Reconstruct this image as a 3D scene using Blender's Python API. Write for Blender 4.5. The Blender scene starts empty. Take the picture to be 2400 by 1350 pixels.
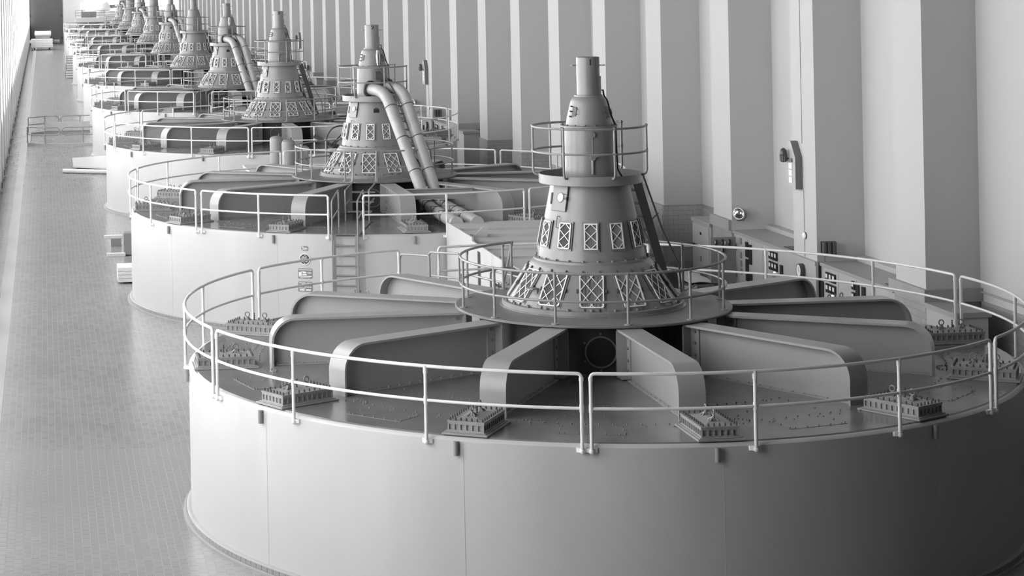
import bpy, math, random
from mathutils import Vector, Matrix
random.seed(7)
PI = math.pi
R = math.radians
scene = bpy.context.scene
COL = scene.collection

# ------------------------------------------------------------------ camera
# generator one stands on the world origin, the row runs along +Y, floor at z = 0
S = 27.3064                      # spacing of the generators
YAW, ROLL = 0.0796, 0.0193
cam_data = bpy.data.cameras.new('camera')
cam_data.sensor_width = 36.0
cam_data.sensor_fit = 'HORIZONTAL'
cam_data.lens = 4941.7066 / 2400.0 * 36.0
cam_data.shift_x = (1200.0 - 495.8655) / 2400.0
cam_data.shift_y = (-63.0585 - 675.0) / 2400.0
cam_data.clip_end = 2000.0
cam = bpy.data.objects.new('camera', cam_data)
COL.objects.link(cam)
_f = Vector((math.sin(YAW), math.cos(YAW), 0)); _r = Vector((math.cos(YAW), -math.sin(YAW), 0)); _u = Vector((0, 0, 1))
_cr = _r * math.cos(ROLL) - _u * math.sin(ROLL); _cu = _r * math.sin(ROLL) + _u * math.cos(ROLL)
_m = Matrix((_cr, _cu, -_f)).transposed().to_4x4()
_m.translation = Vector((-10.6088, -40.6464, 10.5))
cam.matrix_world = _m
scene.camera = cam

# ------------------------------------------------------------------ world, exposure
world = bpy.data.worlds.new('world'); scene.world = world
world.use_nodes = True
world.node_tree.nodes['Background'].inputs[0].default_value = (0.9, 0.9, 0.9, 1)
world.node_tree.nodes['Background'].inputs[1].default_value = 0.6
scene.view_settings.view_transform = 'Standard'
scene.view_settings.look = 'None'
scene.view_settings.gamma = 1.0
scene.view_settings.exposure = 0.0
scene.view_settings.use_curve_mapping = False
WINDOW_LIGHT = 7.2               # daylight through the tall window strips
SKYLIGHT = 2.0                   # ceiling lay-light strip
END_LIGHT = 6.0

# ------------------------------------------------------------------ materials
MATS = {}
def mat(name, v, rough=0.5, metal=0.0, var=0.0, scale=3.0, bump=0.0, bscale=40.0, spec=0.5, stretch=(1, 1, 1)):
    m = bpy.data.materials.new(name); m.use_nodes = True
    nt = m.node_tree; b = nt.nodes['Principled BSDF']
    c = (v, v, v, 1) if not isinstance(v, tuple) else v + (1,)
    b.inputs['Base Color'].default_value = c
    b.inputs['Roughness'].default_value = rough
    b.inputs['Metallic'].default_value = metal
    b.inputs['Specular IOR Level'].default_value = spec
    if var or bump:
        tc = nt.nodes.new('ShaderNodeTexCoord'); mp = nt.nodes.new('ShaderNodeMapping')
        mp.inputs['Scale'].default_value = stretch
        nt.links.new(tc.outputs['Object'], mp.inputs['Vector'])
    if var:
        n = nt.nodes.new('ShaderNodeTexNoise'); n.inputs['Scale'].default_value = scale; n.inputs['Detail'].default_value = 5
        nt.links.new(mp.outputs[0], n.inputs['Vector'])
        rmp = nt.nodes.new('ShaderNodeMapRange')
        rmp.inputs['From Min'].default_value = 0.3; rmp.inputs['From Max'].default_value = 0.7
        rmp.inputs['To Min'].default_value = v * (1 - var); rmp.inputs['To Max'].default_value = v * (1 + var)
        nt.links.new(n.outputs['Fac'], rmp.inputs['Value'])
        nt.links.new(rmp.outputs[0], b.inputs['Base Color'])
        r2 = nt.nodes.new('ShaderNodeMapRange')
        r2.inputs['From Min'].default_value = 0.3; r2.inputs['From Max'].default_value = 0.7
        r2.inputs['To Min'].default_value = rough * 0.85; r2.inputs['To Max'].default_value = min(1, rough * 1.2)
        nt.links.new(n.outputs['Fac'], r2.inputs['Value']); nt.links.new(r2.outputs[0], b.inputs['Roughness'])
    if bump:
        n2 = nt.nodes.new('ShaderNodeTexNoise'); n2.inputs['Scale'].default_value = bscale; n2.inputs['Detail'].default_value = 3
        nt.links.new(mp.outputs[0], n2.inputs['Vector'])
        bp = nt.nodes.new('ShaderNodeBump'); bp.inputs['Strength'].default_value = bump; bp.inputs['Distance'].default_value = 0.01
        nt.links.new(n2.outputs['Fac'], bp.inputs['Height']); nt.links.new(bp.outputs[0], b.inputs['Normal'])
    MATS[name] = m
    return m
def brick_mat(name, v, joint, bw, bh, mortar, rough, axis='XY', offset=0.5, var=0.08):
    m = bpy.data.materials.new(name); m.use_nodes = True
    nt = m.node_tree; b = nt.nodes['Principled BSDF']
    tc = nt.nodes.new('ShaderNodeTexCoord'); sx = nt.nodes.new('ShaderNodeSeparateXYZ'); cx = nt.nodes.new('ShaderNodeCombineXYZ')
    nt.links.new(tc.outputs['Object'], sx.inputs[0])
    if axis == 'YX':
        nt.links.new(sx.outputs['Y'], cx.inputs['X']); nt.links.new(sx.outputs['X'], cx.inputs['Y'])
    elif axis == 'WZ':
        ad = nt.nodes.new('ShaderNodeMath'); ad.operation = 'ADD'
        nt.links.new(sx.outputs['X'], ad.inputs[0]); nt.links.new(sx.outputs['Y'], ad.inputs[1])
        nt.links.new(ad.outputs[0], cx.inputs['X']); nt.links.new(sx.outputs['Z'], cx.inputs['Y'])
    bk = nt.nodes.new('ShaderNodeTexBrick')
    bk.inputs['Scale'].default_value = 1.0
    bk.inputs['Brick Width'].default_value = bw; bk.inputs['Row Height'].default_value = bh
    bk.inputs['Mortar Size'].default_value = mortar; bk.inputs['Mortar Smooth'].default_value = 0.2
    bk.inputs['Color1'].default_value = (v * (1 - var),) * 3 + (1,); bk.inputs['Color2'].default_value = (v * (1 + var),) * 3 + (1,)
    bk.inputs['Mortar'].default_value = (joint,) * 3 + (1,)
    bk.offset = offset
    nt.links.new(cx.outputs[0], bk.inputs['Vector'])
    n = nt.nodes.new('ShaderNodeTexNoise'); n.inputs['Scale'].default_value = 0.6; n.inputs['Detail'].default_value = 6
    nt.links.new(tc.outputs['Object'], n.inputs['Vector'])
    mx = nt.nodes.new('ShaderNodeMix'); mx.data_type = 'RGBA'; mx.blend_type = 'MULTIPLY'; mx.inputs['Factor'].default_value = 0.25
    nt.links.new(bk.outputs['Color'], mx.inputs['A']); nt.links.new(n.outputs['Color'], mx.inputs['B'])
    bw_ = nt.nodes.new('ShaderNodeRGBToBW'); nt.links.new(mx.outputs['Result'], bw_.inputs[0])
    nt.links.new(bw_.outputs[0], b.inputs['Base Color'])
    b.inputs['Roughness'].default_value = rough
    MATS[name] = m
    return m
def emit(name, v, s):
    m = bpy.data.materials.new(name); m.use_nodes = True
    nt = m.node_tree; b = nt.nodes['Principled BSDF']
    b.inputs['Base Color'].default_value = (0.6, 0.6, 0.6, 1); b.inputs['Roughness'].default_value = 0.2
    b.inputs['Emission Color'].default_value = (v, v, v, 1); b.inputs['Emission Strength'].default_value = s
    MATS[name] = m
    return m
mat('casing_paint', 0.50, 0.38, var=0.05, scale=0.7, bump=0.03, bscale=9, stretch=(1, 1, 0.25))
mat('deck_paint', 0.17, 0.22, var=0.10, scale=1.3, bump=0.02, bscale=14)
mat('beam_paint', 0.33, 0.33, var=0.05, scale=1.2)
mat('tower_paint', 0.24, 0.30, var=0.06, scale=1.5, stretch=(1, 1, 0.4))
mat('hub_paint', 0.17, 0.42, var=0.12, scale=2.5)
mat('drum_shade', 0.04, 0.6)  # near-black: the shade under the hub is put into the colour
mat('rail_light', 0.72, 0.32, var=0.04, scale=5)
mat('rail_grey', 0.26, 0.34, var=0.06, scale=5)
mat('cover_paint', 0.28, 0.45, var=0.08, scale=6)
mat('bolt_dark', 0.08, 0.5)
mat('bolt_grey', 0.20, 0.4)
mat('grille_white', 0.86, 0.45)
mat('louver_grey', 0.24, 0.5)
mat('ladder_dark', 0.10, 0.5, var=0.1, scale=4)
mat('black', 0.015, 0.4)
mat('ink', 0.01, 0.8)
mat('pipe_paint', 0.40, 0.35, var=0.10, scale=3)
mat('wall_paint', 0.50, 0.75, var=0.03, scale=0.5, bump=0.05, bscale=25, stretch=(1, 1, 0.3))
mat('wall_left_paint', 0.80, 0.75, var=0.02, scale=0.5)
mat('roof_steel', 0.10, 0.9)
mat('ledge_grey', 0.32, 0.5, var=0.04, scale=2)
mat('cabinet_paint', 0.42, 0.45, var=0.03, scale=2)
mat('cabinet_grey', 0.24, 0.45, var=0.03, scale=2)
mat('box_paint', 0.50, 0.45, var=0.03, scale=2)
mat('box_roof', 0.48, 0.5, var=0.05, scale=3)
mat('white', 0.85, 0.5)
mat('dial', 0.75, 0.4)
mat('chrome', 0.75, 0.12, metal=1.0)
mat('dark_metal', 0.07, 0.35, var=0.1, scale=8)
mat('rubber', 0.03, 0.6)
mat('tank_paint', 0.24, 0.4, var=0.06, scale=4)
mat('wood_pale', 0.62, 0.7, var=0.12, scale=6, stretch=(1, 6, 6))
mat('door_dark', 0.07, 0.55, var=0.08, scale=0.6)
mat('end_wall', 0.55, 0.8)
mat('tile_wall', 0.40, 0.30, var=0.10, scale=4)
mat('grout_wall', 0.28, 0.7)
mat('tile_floor_a', 0.26, 0.25)
mat('tile_floor_b', 0.275, 0.25)
mat('grout', 0.37, 0.7)
mat('border_pale', 0.55, 0.35, var=0.06, scale=4)
mat('plate_grey', 0.20, 0.4)
mat('badge_dark', 0.07, 0.4)
mat('sign_grey', 0.42, 0.45)
mat('sign_side', 0.16, 0.45)
brick_mat('floor_tiles', 0.27, 0.40, 0.30, 0.155, 0.005, 0.25, 'YX')
brick_mat('kerb_tiles', 0.50, 0.30, 0.16, 0.5, 0.006, 0.4, 'WZ')
brick_mat('wainscot', 0.40, 0.28, 0.33, 0.1525, 0.008, 0.32, 'WZ')
emit('window_glow', 1.0, WINDOW_LIGHT)
emit('end_glow', 1.0, END_LIGHT)
emit('sky_glow', 1.0, SKYLIGHT)
emit('fill_glow', 1.0, 0.75)  # weak added glow for the lower left wall
emit('lamp_dot', 1.0, 1.5)

# ------------------------------------------------------------------ mesh builder
class MB:
    def __init__(s): s.v = []; s.f = []
    def add(s, vs, fs):
        k = len(s.v); s.v += [tuple(p) for p in vs]; s.f += [tuple(i + k for i in q) for q in fs]; return s
    def box(s, x0, x1, y0, y1, z0, z1, M=None):
        vs = [Vector(p) for p in ((x0, y0, z0), (x1, y0, z0), (x1, y1, z0), (x0, y1, z0), (x0, y0, z1), (x1, y0, z1), (x1, y1, z1), (x0, y1, z1))]
        if M: vs = [M @ p for p in vs]
        return s.add(vs, [(0, 3, 2, 1), (4, 5, 6, 7), (0, 1, 5, 4), (1, 2, 6, 5), (2, 3, 7, 6), (3, 0, 4, 7)])
    def bbox(s, x0, x1, y0, y1, z0, z1, b=0.01, M=None):
        # box with chamfered edges
        def ring(z, i):
            return [(x0 + i, y0, z), (x1 - i, y0, z), (x1, y0 + i, z), (x1, y1 - i, z), (x1 - i, y1, z), (x0 + i, y1, z), (x0, y1 - i, z), (x0, y0 + i, z)]
        vs = [(x0 + b, y0 + b, z0), (x1 - b, y0 + b, z0), (x1 - b, y1 - b, z0), (x0 + b, y1 - b, z0)]
        lo = ring(z0 + b, b); hi = ring(z1 - b, b)
        top = [(x0 + b, y0 + b, z1), (x1 - b, y0 + b, z1), (x1 - b, y1 - b, z1), (x0 + b, y1 - b, z1)]
        vs = [Vector(p) for p in vs + lo + hi + top]
        if M: vs = [M @ p for p in vs]
        f = [(0, 3, 2, 1), (20, 21, 22, 23)]
        for i in range(8): f.append((4 + i, 4 + (i + 1) % 8, 12 + (i + 1) % 8, 12 + i))
        for k, (a, c) in enumerate(((0, 1), (2, 3), (4, 5), (6, 7))):
            n = (k + 1) % 4
            f.append((k, n, 4 + c, 4 + a)); f.append((20 + n, 20 + k, 12 + a, 12 + c))
            d = (c + 1) % 8
            f.append((n, 4 + d, 4 + c)); f.append((20 + n, 12 + c, 12 + d))
        return s.add(vs, f)
    def lathe(s, prof, n=48, a0=0.0, a1=360.0, cap0=False, cap1=False, M=None):
        full = abs(a1 - a0) >= 359.99; m = n if full else n + 1; vs = []
        for i in range(m):
            a = R(a0 + (a1 - a0) * i / n); c, q = math.cos(a), math.sin(a)
            vs += [Vector((r * c, r * q, z)) for r, z in prof]
        L = len(prof); f = []
        for i in range(n):
            j = (i + 1) % m
            for k in range(L - 1): f.append((i * L + k, j * L + k, j * L + k + 1, i * L + k + 1))
        if cap0: f.append(tuple(i * L for i in range(m))[::-1])
        if cap1: f.append(tuple(i * L + L - 1 for i in range(m)))
        if M: vs = [M @ p for p in vs]
        return s.add(vs, f)
    def cyl(s, p0, p1, r0, r1=None, n=12, caps=True):
        p0 = Vector(p0); p1 = Vector(p1); r1 = r0 if r1 is None else r1
        d = (p1 - p0); L = d.length
        M = Matrix.Translation(p0) @ d.to_track_quat('Z', 'Y').to_matrix().to_4x4()
        return s.lathe([(r0, 0), (r1, L)], n, cap0=caps, cap1=caps, M=M)
    def tube(s, pts, r, n=8, closed=False, caps=True):
        pts = [Vector(p) for p in pts]; N = len(pts); vs = []
        prev = None
        for i in range(N):
            a = pts[i - 1] if (i > 0 or closed) else pts[i]
            b = pts[(i + 1) % N] if (i < N - 1 or closed) else pts[i]
            t = (b - a).normalized()
            if prev is None:
                up = Vector((0, 0, 1)) if abs(t.z) < 0.9 else Vector((1, 0, 0))
                x = t.cross(up).normalized()
            else:
                x = (prev - t * prev.dot(t)).normalized()
            prev = x; y = t.cross(x)
            vs += [pts[i] + x * (r * math.cos(2 * PI * k / n)) + y * (r * math.sin(2 * PI * k / n)) for k in range(n)]
        f = []
        for i in range(N if closed else N - 1):
            j = (i + 1) % N
            for k in range(n): f.append((i * n + k, j * n + k, j * n + (k + 1) % n, i * n + (k + 1) % n)[::-1])
        if caps and not closed:
            f.append(tuple(range(n))[::-1][::-1]); f.append(tuple((N - 1) * n + k for k in range(n))[::-1])
        return s.add(vs, f)
    def torus(s, c, Rr, r, axis='Z', n=20, m=8):
        c = Vector(c); pts = []
        for i in range(n):
            a = 2 * PI * i / n; p = (Rr * math.cos(a), Rr * math.sin(a))
            pts.append(c + (Vector((p[0], p[1], 0)) if axis == 'Z' else Vector((p[0], 0, p[1])) if axis == 'Y' else Vector((0, p[0], p[1]))))
        return s.tube(pts, r, m, closed=True)
    def sphere(s, c, r, n=12, m=8, sz=1.0):
        prof = [(max(1e-4, r * math.sin(PI * k / m)), -r * sz * math.cos(PI * k / m)) for k in range(m + 1)]
        return s.lathe(prof, n, M=Matrix.Translation(Vector(c)))
    def prism(s, poly, h0, h1, M=None):
        # polygon in XY, extruded along Z
        n = len(poly); vs = [Vector((x, y, h0)) for x, y in poly] + [Vector((x, y, h1)) for x, y in poly]
        if M: vs = [M @ p for p in vs]
        return s.add(vs, [tuple(range(n))[::-1], tuple(range(n, 2 * n))] + [(i, (i + 1) % n, n + (i + 1) % n, n + i) for i in range(n)])
    def mesh(s, name, m, smooth=True, ang=32):
        me = bpy.data.meshes.new(name); me.from_pydata(s.v, [], s.f); me.update()
        me.materials.append(MATS[m])
        if smooth:
            me.polygons.foreach_set('use_smooth', [True] * len(me.polygons))
            me.set_sharp_from_angle(angle=R(ang))
        return me
def link(name, data, parent=None, loc=(0, 0, 0), rz=0.0, label=None):
    o = bpy.data.objects.new(name, data); COL.objects.link(o)
    if parent: o.parent = parent
    o.location = loc; o.rotation_euler = (0, 0, rz)
    if label: o['label'] = label
    return o
def thing(name, label, cat, loc=(0, 0, 0), rz=0.0, group=None):
    o = link(name, None, None, loc, rz, label); o['category'] = cat
    o.empty_display_size = 0.3
    if group: o['group'] = group
    return o
def single(name, me, label, cat, loc=(0, 0, 0), rz=0.0, group=None):
    o = link(name, me, None, loc, rz, label); o['category'] = cat
    if group: o['group'] = group
    return o
def struct(name, me, loc=(0, 0, 0), rz=0.0):
    o = link(name, me, None, loc, rz); o['kind'] = 'structure'
    return o
def copy_tree(o, parent=None, skip=()):
    c = o.copy(); COL.objects.link(c); c.parent = parent
    for ch in o.children:
        if ch.name.split('.')[0] not in skip: copy_tree(ch, c, skip)
    return c
def text_mesh(s, size, m, depth=0.002):
    cu = bpy.data.curves.new('txt', 'FONT'); cu.body = s; cu.size = size; cu.extrude = depth
    cu.offset = size * 0.035; cu.align_x = 'CENTER'; cu.align_y = 'CENTER'; cu.resolution_u = 4
    o = bpy.data.objects.new('txt', cu); COL.objects.link(o)
    bpy.context.view_layer.update()
    me = bpy.data.meshes.new_from_object(o.evaluated_get(bpy.context.evaluated_depsgraph_get()))
    bpy.data.objects.remove(o); bpy.data.curves.remove(cu)
    me.materials.clear(); me.materials.append(MATS[m])
    return me
def pol(r, a, z=0.0): return Vector((r * math.cos(R(a)), r * math.sin(R(a)), z))
def arc(r, a0, a1, z, step=3.0):
    n = max(2, int(abs(a1 - a0) / step) + 1)
    return [pol(r, a0 + (a1 - a0) * i / (n - 1), z) for i in range(n)]

# ================================================================== the hall
XL, XLR = -12.85, -12.97          # left wall: pilaster fronts, window recess
XP, XR = 9.70, 11.01              # right wall: pilaster fronts, recessed wall
PW, PP, PY0 = 1.72, 6.93, 6.90    # pilaster width, pitch, first near edge
YB, YE, HT = -52.0, 284.5, 17.0
TX0, TX1, TY0, TY1 = -11.80, -5.60, -5.0, 6.1
m = MB()
for x0, x1, y0, y1, z in ((XLR - 0.5, 11.7, YB, TY0, 0), (XLR - 0.5, 11.7, TY1, YE + 0.6, 0), (XLR - 0.5, TX0, TY0, TY1, 0), (TX1, 11.7, TY0, TY1, 0), (TX0, TX1, TY0, TY1, -0.003)):
    m.add([(x0, y0, z), (x1, y0, z), (x1, y1, z), (x0, y1, z)], [(0, 1, 2, 3)])
fm = m.mesh('floor', 'floor_tiles', False); fm.materials.append(MATS['grout']); fm.polygons[4].material_index = 1
floor = struct('floor', fm)
# the tiles nearest the camera
tw, tl, gap = 0.155, 0.30, 0.007
tiles = []; cut = []
for i in range(int((TX1 - TX0) / tw)):
    x = TX0 + (i + 0.5) * tw
    for j in range(-1, int((TY1 - TY0) / tl) + 1):
        y = TY0 + (j + 0.5 + (0.5 if i % 2 else 0.0)) * tl
        y0, y1 = max(TY0, y - tl / 2), min(TY1, y + tl / 2)
        if y1 - y0 < 0.03 or x * x + y * y < 7.9 ** 2: continue
        if y1 - y0 < tl - 0.01: cut.append((x, y0, y1))
        else: tiles.append((x, y))
tiles.sort(key=lambda p: (p[0] + 10.6) ** 2 + (p[1] + 40.6) ** 2 + (500 if (p[1] < -4.2) else 0))
tm = []
for nm, mt, dz in (('tile_a', 'tile_floor_a', 0.0), ('tile_b', 'tile_floor_b', 0.0003)):
    tm.append(MB().box(-tw / 2 + gap / 2, tw / 2 - gap / 2, -tl / 2 + gap / 2, tl / 2 - gap / 2, -0.003, 0.0 + dz).mesh(nm, mt, False))
for x, y in tiles[:300]:
    link('tile', tm[random.random() < 0.4], floor, (x, y, 0))
m = MB()
for x, y in tiles[300:]:
    m.box(x - tw / 2 + gap / 2, x + tw / 2 - gap / 2, y - tl / 2 + gap / 2, y + tl / 2 - gap / 2, -0.003, random.choice((0, 0.0003)))
for x, y0, y1 in cut: m.box(x - tw / 2 + gap / 2, x + tw / 2 - gap / 2, y0, y1, -0.003, 0)
o = link('tile_field', m.mesh('tile_field', 'tile_floor_a', False), floor); o['kind'] = 'stuff'
m = MB().box(-12.22, -11.82, -20, YE, 0, 0.004)
struct('trim_1', m.mesh('trim_1', 'border_pale', False))

# right wall
m = MB().box(XR, XR + 0.5, YB, YE, 0, HT)
wall_r = struct('wall_right', m.mesh('wall_right', 'wall_paint', False))
pil = MB().box(XP, XR + 0.05, 0, PW, 0, HT).mesh('pilaster', 'wall_paint', False)
wp = MB().box(XP - 0.03, XR, -0.03, PW + 0.03, 0, 2.52)
wp.box(XR - 0.03, XR + 0.01, PW + 0.03, PP - 0.03, 0, 2.52)
wpm = wp.mesh('wainscot', 'wainscot', False)
wcap = MB().box(XP - 0.045, XR, -0.045, PW + 0.045, 2.50, 2.535).box(XR - 0.045, XR + 0.01, PW, PP, 2.50, 2.535).mesh('wainscot_cap', 'ledge_grey', False)
for k in range(-1, 40):
    y = PY0 + PP * k
    if y + PW > YE - 1: break
    link('pilaster', pil, wall_r, (0, y, 0))
    w = link('wainscot', wpm, wall_r, (0, y, 0))
    link('wainscot_cap', wcap, wall_r, (0, y, 0))
# glazed tiles of the wainscot where they can be told apart
th, tlen = 0.1525, 0.33
side_t = MB().bbox(0.004, tlen - 0.004, -0.012, 0.0, 0.004, th - 0.004, 0.002).mesh('side_tile', 'tile_wall', False)
half_t = MB().bbox(0.004, tlen / 2 - 0.004, -0.012, 0.0, 0.004, th - 0.004, 0.002).mesh('half_tile', 'tile_wall', False)
face_t = MB().bbox(-0.012, 0.0, 0.004, tlen - 0.004, 0.004, th - 0.004, 0.002).mesh('face_tile', 'tile_wall', False)
y3 = PY0 + PP * 3 - 0.03
for r_ in range(4, 16):
    z = r_ * th + 0.06
    x = XP - 0.03
    if r_ % 2: link('tile', half_t, wall_r, (x, y3, z)); x += tlen / 2
    while x + tlen < XR + 0.01: link('tile', side_t, wall_r, (x, y3, z)); x += tlen
    if XR - x > 0.05:
        link('tile', half_t, wall_r, (min(x, XR - tlen / 2), y3, z))
    for j in range(5):
        link('tile', face_t, wall_r, (XP - 0.03, y3 + 0.02 + j * tlen + (0.1 if r_ % 2 else 0), z))

# unseen dark ribbed slab, added on the right wall to cut bounce light
blocker = struct('bounce_blocker', MB().box(XR - 0.10, XR + 0.02, YB + 0.1, -2.0, 0.02, 13.0).mesh('bounce_blocker', 'door_dark', False))
for i in range(10): link('blocker_rib', MB().box(XR - 0.16, XR - 0.10, YB + 1 + i * 5.1, YB + 1.2 + i * 5.1, 0.02, 13.0).mesh('blocker_rib', 'door_dark', False), blocker)
# left wall with tall window strips
LP, LY0 = 6.83, 60.0 - 11.6 * 6.83
m = MB().box(XLR - 0.5, XLR, YB, LY0, 0, HT)
m.box(XLR - 0.5, XLR, LY0, YE, 0, 0.45)
m.box(XLR - 0.5, XLR, LY0, YE, 15.4, HT)
wall_l = struct('wall_left', m.mesh('wall_left', 'wall_left_paint', False))
pl = MB().box(XLR - 0.5, XL, 0, 1.9, 0, HT).mesh('pilaster_left', 'wall_left_paint', False)
vent = MB().box(XL - 0.002, XL + 0.03, 0.55, 1.25, 0.12, 0.42)
for i in range(5): vent.box(XL + 0.03, XL + 0.045, 0.58, 1.22, 0.15 + i * 0.055, 0.175 + i * 0.055)
vent = vent.mesh('vent', 'dark_metal', False)
fr = MB()
for z in (0.45, 2.92, 6.08, 9.16, 12.24, 15.32): fr.box(XLR - 0.06, XLR + 0.02, 0, LP - 1.9, z, z + 0.08)
for y in (0.0, 1.2, 2.43, 3.66, 4.85): fr.box(XLR - 0.06, XLR + 0.02, y, y + 0.08, 0.45, 15.4)
fr = fr.mesh('window_frame', 'wall_left_paint', False)
pane = MB().box(-0.01, 0.01, 0.0, 1.13, 0, 3.0).mesh('pane', 'window_glow', False)
fill_pane = MB().box(-0.01, 0.01, 0.0, 1.13, 0, 2.36).mesh('fill_pane', 'fill_glow', False)  # glowing panels added under the windows to brighten the lower wall
k = 0
y = LY0
while y < YE - 2:
    link('pilaster', pl, wall_l, (0, y, 0))
    link('vent', vent, wall_l, (0, y, 0))
    k += 1
    w = struct('window_%d' % k, fr, (0, y + 1.9, 0))
    for j in range(4):
        link('fill_pane', fill_pane, w, (XLR - 0.03, 0.08 + j * 1.2225, 0.54))
        for i in range(4):
            link('pane', pane, w, (XLR - 0.03, 0.08 + j * 1.2225, 3.08 + i * 3.08))
    y += LP

# ceiling, wall behind the camera
struct('ceiling', MB().box(XLR - 0.6, 11.7, YB, YE + 0.6, HT, HT + 0.3).mesh('ceiling', 'roof_steel', False))
struct('wall_back', MB().box(XLR - 0.6, 11.7, YB - 0.4, YB, 0, HT).mesh('wall_back', 'roof_steel', False))

# far end wall: tall dark door, pale wall, window
m = MB()
m.box(XLR - 0.6, -12.95, YE, YE + 0.5, 0, HT); m.box(-7.8, -4.4, YE, YE + 0.5, 0, HT); m.box(-4.4, 11.7, YE, YE + 0.5, 0, 4.9)
m.box(-12.95, -7.8, YE, YE + 0.5, 9.5, HT); m.box(-4.4, 11.7, YE, YE + 0.5, 13, HT)
wall_e = struct('wall_end', m.mesh('wall_end', 'end_wall', False))
d1 = struct('door_1', MB().box(-12.95, -7.8, YE - 0.02, YE + 0.25, 0.02, 9.5).mesh('door_1', 'door_dark', False))
m = MB()
for x in (-12.95, -7.95): m.box(x, x + 0.15, YE - 0.12, YE, 0, 9.5)
link('door_frame', m.mesh('door_frame', 'dark_metal', False), d1)
for x in (-12.8, -7.95):
    for z in (0.9, 4.3): link('hinge', MB().box(x - 0.12, x + 0.12, YE - 0.2, YE - 0.1, z, z + 0.25).mesh('hinge', 'black', False), d1)
w = struct('window_%d' % (k + 1), MB().box(-4.4, 11.7, YE + 0.1, YE + 0.2, 4.9, 5.0).box(-4.4, 11.7, YE + 0.1, YE + 0.2, 8.9, 9.0).mesh('end_window_frame', 'end_wall', False))
for i in range(6):
    x = -4.4 + i * 2.68
    link('pane', MB().box(x + 0.05, x + 2.63, YE + 0.12, YE + 0.16, 5.0, 13.0).mesh('end_pane', 'end_glow', False), w)
    link('mullion', MB().box(x - 0.05, x + 0.05, YE + 0.08, YE + 0.2, 4.9, 13.0).mesh('mullion', 'end_wall', False), w)

# ================================================================== generators
RC = 7.94
def sections(mirror):
    A = [(-161.8, -106.05, (-144, -124.4)), (-105.0, -48.6, (-86.3, -67)), (-47.1, 7.5, (-29, -11)), (9.0, 64.6, (27, 46.4)),
         (66.0, 101.3, (84,)), (108.6, 139.0, (124,)), (140.8, 196.7, (158.5, 175.6))]
    return [(-b, -a, tuple(-p for p in ps)) for a, b, ps in A] if mirror else A
ZT, ZM = 4.02, 3.465
def post_mesh():
    m = MB().cyl((0, 0, 2.78), (0, 0, ZT - 0.03), 0.030, n=12)
    m.cyl((0, 0, ZT - 0.12), (0, 0, ZT + 0.012), 0.037, n=10); m.cyl((0, 0, ZM - 0.06), (0, 0, ZM + 0.06), 0.037, n=10)
    m.sphere((0, 0, 2.78), 0.045, 10, 6)
    m.cyl((0, 0, 2.80), (-0.07, 0, 2.80), 0.03, n=8)
    for s in (-1, 1):
        m.prism([(-0.065, 0.0), (-0.065, 0.10 * s), (-0.03, 0.09 * s), (0.02, 0.0)][::s], 2.76, 2.83)
    return m.mesh('post', 'rail_light')
def rail_pair(r, a0, a1, z, rr, end0=None, end1=None):
    m = MB(); er = 0.065; da = er / r * 57.3
    pts = arc(r, a0 + da, a1 - da, z)
    def elbow(a, s):  # quarter bend from the rail down to the post
        return [pol(r, a + s * da * (1 - math.sin(t)), z - er * (1 - math.cos(t))) for t in (0.0, 0.4, 0.8, 1.2, PI / 2)]
    p0 = elbow(a0, 1)[::-1]; p1 = elbow(a1, -1)
    m.tube(p0 + pts[1:-1] + p1, rr, 8)
    return m
post = post_mesh()
beam_prof = [(2.57, 3.815), (5.88, 3.815)] + [(5.88 + 0.48 * math.sin(t), 3.335 + 0.48 * math.cos(t)) for t in [R(x) for x in (12, 24, 36, 48, 60, 72, 84)]] + [(6.36, 3.335), (6.36, 2.90)]
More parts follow.
